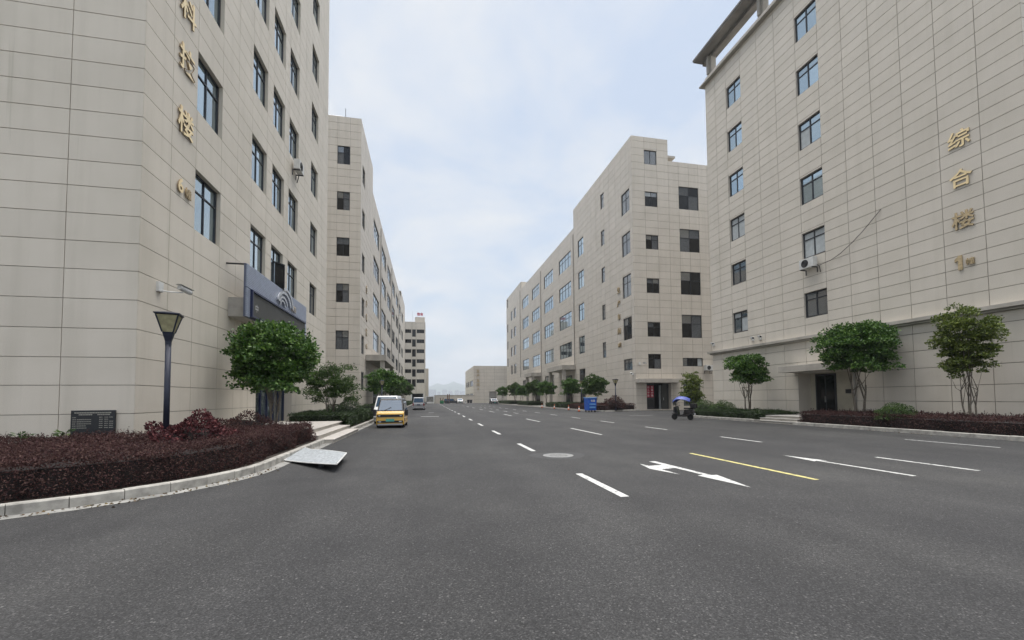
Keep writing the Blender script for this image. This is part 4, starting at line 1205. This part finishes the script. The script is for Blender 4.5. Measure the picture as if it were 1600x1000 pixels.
tag(MB_lines.build('engraved_text', M['plaquetxt'], pq), kind='stuff')

# blue slatted sign over the entrance
XS = -7.05
sg = thing('entrance_sign', (XS, 18.1, 5), 'blue slatted sign with silver emblem and display over the left entrance', 'sign')
MB().box(XS-.10, XS-.04, 18.1, 26.4, 4.95, 7.08).build('backing', simple('grey_blue_backing', (.10, .115, .17), .6), sg)
sl = MB(); z = 6.16
while z < 7.05:
    sl.box(XS-.038, XS+.012, 18.12, 26.38, z, z+.052); z += .072
z = 4.97
while z < 6.1:
    sl.box(XS-.038, XS+.012, 18.12, 18.46, z, z+.052); sl.box(XS-.038, XS+.012, 26.05, 26.38, z, z+.052); z += .072
tag(sl.build('slats', M['slat'], sg), kind='stuff')
MB().box(XS-.03, XS+.10, 18.48, 18.56, 5.0, 6.12).box(XS-.03, XS+.10, 18.56, 26.0, 6.04, 6.12).box(XS-.03, XS+.10, 18.56, 26.0, 5.0, 5.07).build('display_frame', M['navy'], sg)
scn = MB().box(XS-.03, XS+.04, 18.57, 25.99, 5.075, 6.035).build('display_screen', M['screen'], sg)
letter(None, faceX(XS, 1), '中', 19.05, 5.42, .36, M['headlight'], .004, .006, .045, parent=scn)
em = MB()
def arc_band(cy, cz, r0, r1, a0, a1, x=XS+.03, th=.06, n=20, sq=1.0):
    for k in range(n):
        a, b = a0+(a1-a0)*k/n, a0+(a1-a0)*(k+1)/n
        P = [(cy+r0*math.cos(a), cz+r0*sq*math.sin(a)), (cy+r1*math.cos(a), cz+r1*sq*math.sin(a)), (cy+r1*math.cos(b), cz+r1*sq*math.sin(b)), (cy+r0*math.cos(b), cz+r0*sq*math.sin(b))]
        i = len(em.v); em.v += [(x, *p) for p in P]+[(x+th, *p) for p in P]
        em.f += [(i+4, i+5, i+6, i+7), (i+1, i+2, i+6, i+5), (i+3, i, i+4, i+7)]
arc_band(22.4, 6.28, .82, 1.0, math.radians(10), math.radians(170), sq=.72)
arc_band(22.6, 6.32, .98, 1.14, math.radians(5), math.radians(110), sq=.78)
arc_band(22.2, 6.25, .50, .64, math.radians(15), math.radians(165), sq=.75)
arc_band(22.1, 6.22, .28, .38, math.radians(0), math.radians(180), sq=.8)
em.build('emblem', M['chrome'], sg)
letter(None, faceX(XS, 1), '科创', 23.9, 6.42, .34, M['chrome'], .04, .012, .06, parent=sg)
MB().tube([(XD, 18.15, 7.05), (XS, 18.15, 7.05)], .035, 6).build('bracket', M['black'], sg)
MB().tube([(XD, 26.3, 7.05), (XS-.05, 26.3, 7.05)], .035, 6).build('bracket', M['black'], sg)
MB().box(XD+.005, XS-.12, 18.35, 26.2, 4.98, 5.75).build('canopy_box', M['soffit'], sg)

# fallen board leaning on the kerb
bd = thing('fallen_board', (-3.1, 12.9, 0), 'speckled grey panel lying tilted from the left kerb onto the road', 'board')
P0 = [(-3.74, 12.14, 0.04), (-3.85, 14.22, 0.07), (-2.14, 11.94, 0.20), (-1.99, 9.95, 0.20)]
bm_ = MB(); nU = 8
def bl(u, v):
    a = Vector(P0[0]).lerp(Vector(P0[3]), u); b = Vector(P0[1]).lerp(Vector(P0[2]), u)
    p = a.lerp(b, v); p.z += .05*math.sin(math.pi*u)*(v-.3)+.10*max(0, .22-u)*4*v
    return p
th = .02
G0 = [[bl(i/nU, j/nU) for j in range(nU+1)] for i in range(nU+1)]
i0 = 0
for i in range(nU+1):
    for j in range(nU+1): bm_.v.append(tuple(G0[i][j]))
for i in range(nU+1):
    for j in range(nU+1): bm_.v.append(tuple(G0[i][j]-Vector((0, 0, th))))
q = lambda i, j, b=0: b*(nU+1)**2+i*(nU+1)+j
for i in range(nU):
    for j in range(nU):
        bm_.f.append((q(i, j), q(i+1, j), q(i+1, j+1), q(i, j+1))); bm_.f.append((q(i, j, 1), q(i, j+1, 1), q(i+1, j+1, 1), q(i+1, j, 1)))
    bm_.f.append((q(i, 0), q(i, 0, 1), q(i+1, 0, 1), q(i+1, 0))); bm_.f.append((q(i, nU), q(i+1, nU), q(i+1, nU, 1), q(i, nU, 1)))
    bm_.f.append((q(0, i), q(0, i+1), q(0, i+1, 1), q(0, i, 1))); bm_.f.append((q(nU, i), q(nU, i, 1), q(nU, i+1, 1), q(nU, i+1)))
bm_.build('sheet', M['board'], bd)
rim = MB()
ring_pts = [G0[0][j] for j in range(nU+1)]+[G0[i][nU] for i in range(1, nU+1)]+[G0[nU][j] for j in range(nU-1, -1, -1)]+[G0[i][0] for i in range(nU-1, -1, -1)]
rim.tube([p+Vector((0, 0, -.008)) for p in ring_pts], .016, 6, False)
rim.build('edge_trim', M['whiteac'], bd)
for bx_, by_, bz_ in ((-2.54, 10.95, .12), (-2.59, 11.64, .14)):
    MB().box(bx_-.05, bx_+.05, by_-.05, by_+.05, 0, bz_).build('support_block', M['darkgrey'], bd)

# cones, bin
def cone(loc, label):
    t = thing('traffic_cone', loc, label, 'traffic cone', 'traffic cones along the right kerb')
    MB().box(-.17, .17, -.17, .17, 0, .03).build('base', M['black'], t, True)
    MB().lathe([(.13, .03), (.095, .22)], n=12).build('lower_cone', M['cone'], t, True, True)
    MB().lathe([(.0945, .22), (.062, .42)], n=12).build('reflective_band', M['white'], t, True, True)
    MB().lathe([(.0615, .42), (.022, .66)], n=12).build('tip', M['cone'], t, True, True)
for (x, y), lab in zip(((16.75, 44.6), (17.5, 50.3), (17.55, 56.5), (17.5, 62.8)), ('traffic cone beside the blue bin', 'second traffic cone left of the blue bin', 'third traffic cone left of the blue bin', 'farthest traffic cone along the right kerb')):
    cone((x, y, 0), lab)
bn = thing('wheeled_bin', (17.45, 43.0, 0), 'tall blue wheeled bin with cardboard on top by the right kerb', 'bin', None, .1)
bb = MB(); lo_, hi_ = .47, .51
bb.v = [(-lo_, -lo_, .2), (lo_, -lo_, .2), (lo_, lo_, .2), (-lo_, lo_, .2), (-hi_, -hi_, 1.5), (hi_, -hi_, 1.5), (hi_, hi_, 1.5), (-hi_, hi_, 1.5)]
bb.f = [(0, 3, 2, 1), (4, 5, 6, 7), (0, 1, 5, 4), (1, 2, 6, 5), (2, 3, 7, 6), (3, 0, 4, 7)]
bb.build('body', M['blue'], bn, True, bevel=.04)
MB().box(-.55, .55, -.55, .55, 1.505, 1.6).build('lid', M['bluel'], bn, True, bevel=.03)
for z0, z1 in ((.45, .62), (.78, .95)): MB().box(-.36, .36, -.535-.02*(z0 > .7), -.50, z0, z1).build('decal', M['bluel'], bn, True)
inst('lettering', glyph('垃圾', .26, .01, .012, M['white'], 'lettering'), bn, Matrix.Translation((.05, -.535, 1.22)) @ Matrix.Rotation(math.pi/2, 4, 'X'), True)
for x in (-.36, .36):
    for y in (-.36, .36): MB().tube([(x-.04, y, .1), (x+.04, y, .1)], .1, 12).build('wheel', M['tyre'], bn, True)
cb = thing('cardboard_box', (17.5, 43.1, 1.6), 'flattened cardboard lying on the blue bin', 'cardboard', None, .2)
MB().box(-.42, .42, -.35, .35, 0, .05).build('lower_sheet', M['cardboard'], cb, True)
MB().box(-.36, .40, -.33, .30, .052, .26).build('carton', M['cardboard'], cb, True)

# ================================================================ vehicles (front towards -Y of their own axes)
def wheel(parent, x, y, r=.28, wdt=.17):
    t = MB().lathe([(r*.62, -wdt/2), (r*.94, -wdt/2), (r, -wdt*.3), (r, wdt*.3), (r*.94, wdt/2), (r*.62, wdt/2)], n=22)
    o = t.build('wheel', M['tyre'], parent, True, True, basis=Matrix.Translation((x, y, r)) @ Matrix.Rotation(math.pi/2, 4, 'Y'))
    MB().lathe([(r*.6, -wdt*.44), (r*.6, wdt*.44)], n=16).build('rim', M['rim'], o, True)
    return o
def loft(prof, w0, w1, ztop, zlow):
    """side profile (y,z) spread to both sides; width tapers from w0 at zlow to w1 at ztop"""
    mb = MB(); n = len(prof)
    def hw(z): t = min(1, max(0, (z-zlow)/(ztop-zlow))); return w0+(w1-w0)*t**1.5
    mb.v = [(-hw(z), y, z) for y, z in prof]+[(hw(z), y, z) for y, z in prof]
    mb.f.append(tuple(range(n))); mb.f.append(tuple(n+i for i in reversed(range(n))))
    for i in range(n): j = (i+1) % n; mb.f.append((i, n+i, n+j, j))
    return mb, hw

def van(name, loc, rz, label, paint, W=1.55, H=1.62, Ln=3.2, front='grille', rear=False, cat='van', nose=.38, roofpaint=None, roofcap=None):
    t = thing(name, loc, label, cat, None, rz)
    hw = W/2; belt = H*.58; gl = .17
    f0, r0_ = -Ln/2, Ln/2
    low = [(f0+.06, gl), (f0, gl+.22), (f0+.02, belt-.16), (f0+.14, belt), (r0_-.06, belt), (r0_, belt-.2), (r0_-.01, gl+.2), (r0_-.08, gl)]
    mb, _ = loft(low, hw, hw*.97, belt, gl)
    body = mb.build('body', paint, t, True, bevel=.05, seg=3, smooth=False)
    ws0, ws1 = f0+nose, f0+nose+.45
    top = [(f0+.16 if nose < .3 else ws0, belt-.01), (ws1, H-.03), (ws1+.12, H), (r0_-.35, H), (r0_-.18, H-.05), (r0_-.05, belt-.01)]
    mb, cw_ = loft(top, hw*.96, hw*.82, H, belt)
    mb.build('cabin', roofpaint or paint, t, True, bevel=.05, seg=3)
    if roofcap: MB().box(-hw*.80, hw*.80, ws1+.06, r0_-.3, H-.02, H+.025).build('roof_panel', roofcap, t, True, bevel=.02)
    y0, z0_ = top[0]; y1, z1_ = top[1]
    def wpt(u, v, out=.012):
        y = y0+(y1-y0)*v; z = z0_+(z1_-z0_)*v; return (u*cw_(z)*.93, y-out, z+out*.4)
    g_ = MB(); g_.poly([wpt(-.95, .08), wpt(.95, .08), wpt(.93, .93), wpt(-.93, .93)])
    wsd = g_.build('windshield', M['carglass'], t, True)
    MB().tube([wpt(-.5, .08, .03), wpt(.05, .32, .03)], .012, 4).build('wiper', M['black'], wsd, True)
    yr0, zr0 = top[-1]; yr1, zr1 = top[-2]
    def rpt(u, v, out=.014):
        y = yr0+(yr1-yr0)*v; z = zr0+(zr1-zr0)*v; return (u*cw_(z)*.92, y+out, z)
    MB().poly([rpt(.9, .12), rpt(-.9, .12), rpt(-.88, .9), rpt(.88, .9)]).build('rear_window', M['carglass'], t, True)
    for sx in (-1, 1):
        ys = [ws0+.28, (ws0+r0_)/2+.05, r0_-.25]
        for a, b in zip(ys[:-1], ys[1:]):
            zz0, zz1 = belt+.04, H-.14
            a1 = a+.26 if a == ys[0] else a+.04
            P = [(sx*(cw_(zz0)+.012), a+.02, zz0), (sx*(cw_(zz0)+.012), b-.04, zz0), (sx*(cw_(zz1)+.012), b-.04, zz1), (sx*(cw_(zz1)+.012), a1, zz1)]
            MB().poly(P if sx > 0 else P[::-1]).build('side_window', M['carglass'], t, True)
        mi = MB().box(min(sx*(hw+.02), sx*(hw+.18)), max(sx*(hw+.02), sx*(hw+.2)), ws0-.05, ws0+.08, belt-.26, belt+.10).build('mirror', M['black'], t, True, bevel=.03)
        dh = MB().box(min(sx*(hw-.01), sx*(hw+.02)), max(sx*(hw-.01), sx*(hw+.02)), ws0+.75, ws0+.95, belt-.14, belt-.10).build('door_handle', M['black'], t, True)
        for y in (f0+.52, r0_-.55): wheel(t, sx*(hw-.09), y, .275)
        if not rear:
            MB().box(min(sx*.52, sx*(hw-.13)), max(sx*.52, sx*(hw-.13)), f0-.022, f0+.02, belt-.275, belt-.225).build('headlight', M['headlight'], t, True, bevel=.01)
            MB().box(min(sx*.48, sx*(hw-.14)), max(sx*.48, sx*(hw-.14)), f0-.02, f0+.02, gl+.16, gl+.22).build('fog_lamp', M['headlight'], t, True)
        else:
            MB().box(min(sx*(hw-.16), sx*(hw-.02)), max(sx*(hw-.16), sx*(hw-.02)), r0_-.03, r0_+.02, belt-.42, belt-.05).build('tail_lamp', M['redlens'], t, True, bevel=.01)
    if not rear:
        MB().box(-hw+.07, hw-.07, f0-.015, f0+.02, belt-.32, belt-.18).build('grille', M['black'], t, True)
        MB().box(-hw+.07, hw-.07, f0-.012, f0+.02, gl+.13, gl+.25).build('bumper_intake', M['black'], t, True)
        MB().box(-hw+.08, hw-.08, f0-.03, f0+.1, gl-.02, gl+.07).build('skid_plate', M['silver'], t, True, bevel=.02)
        MB().box(-.23, .23, f0-.035, f0-.016, gl+.20, gl+.35).build('number_plate', M['plate'], t, True)
    else:
        MB().box(-.23, .23, r0_+.004, r0_+.02, belt-.36, belt-.21).build('number_plate', M['navy'], t, True)
        MB().box(-hw+.05, hw-.05, r0_-.05, r0_+.05, gl, gl+.26).build('rear_bumper', paint, t, True, bevel=.03)
        MB().box(-hw+.2, hw-.2, r0_+.02, r0_+.056, gl+.02, gl+.10).build('bumper_insert', M['black'], t, True)
    MB().box(-hw+.1, hw-.1, f0+.2, r0_-.2, .10, gl+.1).build('underbody', M['black'], t, True)
    return t
van('microvan', (-2.02, 25.75, 0), -.02, 'yellow microvan with black grille band parked at the left kerb', M['yellow'], 1.52, 1.62, 3.1, nose=.16, roofpaint=M['black'], roofcap=M['silver'])
van('white_van', (-2.66, 30.6, 0), -.02, 'white van parked directly behind the yellow microvan', M['carwhite'], 1.62, 1.84, 3.7, nose=.2)
van('minivan', (-1.18, 61.6, 0), math.pi-.03, 'silver minivan seen from behind farther along the left kerb', M['silver'], 1.64, 1.78, 3.9, rear=True, nose=.7, cat='minivan')
def sedan(name, loc, rz, label, paint, top, rear):
    t = van(name, loc, rz, label, paint, 1.78, 1.46, 4.3, rear=rear, nose=1.0, cat='car', roofpaint=top)
    return t
sedan('parked_car', (9.75, 129, 0), 0, 'white car parked facing the camera at the boundary wall', M['carwhite'], None, False)
sedan('parked_car', (17.0, 108, 0), 0, 'black car with white roof near the far end of the right kerb', M['carblack'], M['carwhite'], False)
sedan('parked_car', (7.1, 130.5, 0), math.pi/2, 'dark car parked sideways at the boundary wall', M['carblack'], None, False)

# moped with a blue rain canopy
mp = thing('electric_moped', (17.55, 26.3, 0), 'black electric moped under a blue rain canopy by the right hedge', 'moped', None, math.radians(214), .95)
def mwheel(y):
    o = MB().lathe([(.15, -.05), (.205, -.05), (.22, -.025), (.22, .025), (.205, .05), (.15, .05)], n=20).build('wheel', M['tyre'], mp, True, True, basis=Matrix.Translation((0, y, .22)) @ Matrix.Rotation(math.pi/2, 4, 'Y'))
    MB().lathe([(.148, -.03), (.148, .03)], n=14).build('rim', M['rim'], o, True)
mwheel(-.62); mwheel(.55)
b1, _ = loft([(.86, .62), (.80, .80), (.15, .76), (.08, .42), (-.28, .34), (-.30, .24), (.35, .24), (.70, .42)], .17, .13, .85, .2)
b1.build('rear_body', M['carblack'], mp, True, bevel=.03)
b2, _ = loft([(-.30, .26), (-.42, .40), (-.50, .92), (-.44, 1.0), (-.36, .95), (-.28, .40)], .20, .22, 1.0, .2)
b2.build('front_apron', M['carblack'], mp, True, bevel=.02)
MB().box(-.13, .13, .12, .80, .80, .90).build('seat', M['black'], mp, True, bevel=.04)
MB().tube([(0, -.62, .22), (0, -.50, .60), (0, -.44, 1.0)], .035, 8).build('fork', M['darkgrey'], mp, True)
MB().box(-.09, .09, -.80, -.45, .44, .48).build('mudguard', M['black'], mp, True, bevel=.015)
MB().tube([(-.34, -.34, 1.04), (-.12, -.42, 1.0), (.12, -.42, 1.0), (.34, -.34, 1.04)], .018, 6).build('handlebar', M['black'], mp, True)
MB().box(-.09, .09, -.53, -.47, .80, .92).build('headlight', M['headlight'], mp, True, bevel=.02)
MB().box(-.11, .11, .87, .885, .38, .52).build('number_plate', M['white'], mp, True)
MB().box(-.22, .22, .62, 1.0, .86, 1.20).build('top_box', M['black'], mp, True, bevel=.04)
for sx in (-1, 1):
    MB().tube([(sx*.3, -.36, 1.03), (sx*.36, -.42, 1.24)], .01, 5).lathe([(.06, -.01), (.06, .01)], (sx*.37, -.43, 1.27), 10).build('mirror', M['black'], mp, True)
    MB().box(min(sx*.12, sx*.38), max(sx*.12, sx*.38), -.56, -.40, .52, .98).build('leg_shield', M['black'], mp, True, bevel=.07)
cn = MB(); nx, ny = 6, 10
for i in range(nx+1):
    for j in range(ny+1):
        u, v = i/nx*2-1, j/ny
        hw_ = .40*math.sin(math.pi*(.18+.75*v))**.5
        cn.v.append((u*hw_*1.05, -.66+1.25*v, 1.74-.20*u*u-.30*(v-.45)**2*2.2-.34*max(0, .25-v)*2))
for i in range(nx):
    for j in range(ny): a = i*(ny+1)+j; cn.f.append((a, a+ny+1, a+ny+2, a+1))
cn.v += [(x, y, z-.02) for x, y, z in cn.v]; o_ = (nx+1)*(ny+1)
for i in range(nx):
    for j in range(ny): a = o_+i*(ny+1)+j; cn.f.append((a, a+1, a+ny+2, a+ny+1))
cn.build('canopy', M['canopyblue'], mp, True, True)
MB().tube([(-.2, -.42, 1.0), (-.22, -.52, 1.4), (-.2, -.45, 1.72)], .012, 5).tube([(.2, -.42, 1.0), (.22, -.52, 1.4), (.2, -.45, 1.72)], .012, 5).tube([(0, .85, .8), (0, .7, 1.6)], .014, 5).build('canopy_frame', M['black'], mp, True)
ws_ = MB().poly([(-.34, -.56, 1.05), (.34, -.56, 1.05), (.36, -.66, 1.52), (-.36, -.66, 1.52)]).build('windscreen', simple('clear_plastic_screen', (.16, .17, .16), .25), mp, True)

# clutter at the street end
gb = thing('green_bin', (4.2, 127, 0), 'green drum with rusty scrap on top at the street end', 'bin')
MB().lathe([(.5, 0), (.58, .2), (.58, .75), (.5, .9)], n=16).build('drum', M['green'], gb, True)
MB().tube([(-.3, 0, .9), (-.45, 0, 1.7)], .13, 7).tube([(.25, 0, .9), (.42, 0, 1.8)], .10, 7).tube([(-.3, .05, .95), (.25, .05, 1.1)], .08, 7).build('scrap', M['rust'], gb, True)
sp = thing('scrap_heap', (6.7, 128.6, 0), 'dark scrap with two upright poles beside the dark parked car', 'scrap')
MB().box(-1.2, -.2, -.3, .4, 0, .85).build('crate', M['darkgrey'], sp, True, bevel=.05)
for x in (-.75, -.25): MB().tube([(x, .1, 0), (x+.05, .1, 2.9)], .12, 7).build('pole', M['rust'], sp, True)
wb = thing('white_box', (11.5, 129, 0), 'white box standing at the wall between the white car and dark bins', 'box')
MB().box(-.28, .28, -.25, .25, 0, .85).build('casing', M['whiteac'], wb, True, bevel=.03)
MB().box(-.2, .2, -.262, -.252, .5, .75).build('panel_face', M['soffit'], wb, True)
for k, x in enumerate((12.4, 13.2)):
    t = thing('dark_bin', (x, 129.3, 0), ('dark bin beside the white box at the boundary wall', 'dark bin nearest the low hall corner')[k], 'bin', 'dark bins at the boundary wall')
    b_ = MB(); b_.v = [(-.3, -.3, .08), (.3, -.3, .08), (.3, .3, .08), (-.3, .3, .08), (-.36, -.36, 1.0), (.36, -.36, 1.0), (.36, .36, 1.0), (-.36, .36, 1.0)]
    b_.f = [(0, 3, 2, 1), (4, 5, 6, 7), (0, 1, 5, 4), (1, 2, 6, 5), (2, 3, 7, 6), (3, 0, 4, 7)]
    b_.build('body', M['darkgrey'], t, True, bevel=.03)
    MB().box(-.39, .39, -.39, .39, 1.005, 1.08).build('lid', M['black'], t, True, bevel=.02)

# ================================================================ distance: hill, city, air
hl = MB(); ns = 60; prev = None
for j, (yy, sc_) in enumerate(((4900, 0.0), (5200, .62), (5600, 1.0), (6100, .75), (6700, .0))):
    for k in range(ns+1):
        x = -1900+k*70
        h = 150*math.exp(-((x-280)/420)**2)+110*math.exp(-((x+700)/500)**2)+105*math.exp(-((x-1300)/600)**2)+14*math.sin(x*.021)+8*math.sin(x*.055+1)
        hl.v.append((x, yy, max(-5, h*sc_*1.3)-.1))
for j in range(4):
    for k in range(ns): a = j*(ns+1)+k; hl.f.append((a, a+1, a+ns+2, a+ns+1))
tag(hl.build('hills', M['hill'], smooth=True), kind='structure')
hs = [(20, 120, 84), (108, 30, 66), (160, 44, 84), (222, 40, 72), (276, 40, 78), (338, 54, 70)]
for k, (x, wd_, h) in enumerate(hs):
    y = 4000+(k*137) % 260
    t = thing('distant_tower', (x, y, 0), ('widest pale hazy block on the skyline, leftmost, next to the far block', 'slim hazy tower, second from the left on the skyline', 'third hazy tower from the left on the skyline', 'fourth hazy tower from the left on the skyline', 'fifth hazy tower from the left on the skyline', 'rightmost hazy tower on the skyline')[k], 'building', 'distant skyline towers')
    MB().box(x-wd_/2, x+wd_/2, y, y+22, -.05, h).build('wall', M['far'], t)
    bnd = MB()
    for z in range(4, int(h)-2, 5): bnd.box(x-wd_/2+1.5, x+wd_/2-1.5, y-.25, y-.02, z, z+2.2)
    tag(bnd.build('window_bands', M['glass_dark'], t), kind='stuff')
    MB().box(x-wd_*.2, x+wd_*.2, y+5, y+14, h, h+3.2).build('roof_house', M['far'], t)

hz = MB().box(-4000, 4000, -900, 7000, -2, 260).build('haze', None)
hm = bpy.data.materials.new('haze_air'); hm.use_nodes = True
n_ = hm.node_tree; n_.nodes.clear()
o_ = n_.nodes.new('ShaderNodeOutputMaterial'); pv = n_.nodes.new('ShaderNodeVolumePrincipled')
pv.inputs['Color'].default_value = (.86, .92, 1, 1); pv.inputs['Density'].default_value = .00028; pv.inputs['Anisotropy'].default_value = .2
n_.links.new(pv.outputs[0], o_.inputs['Volume'])
hz.data.materials.append(hm); tag(hz, kind='stuff')
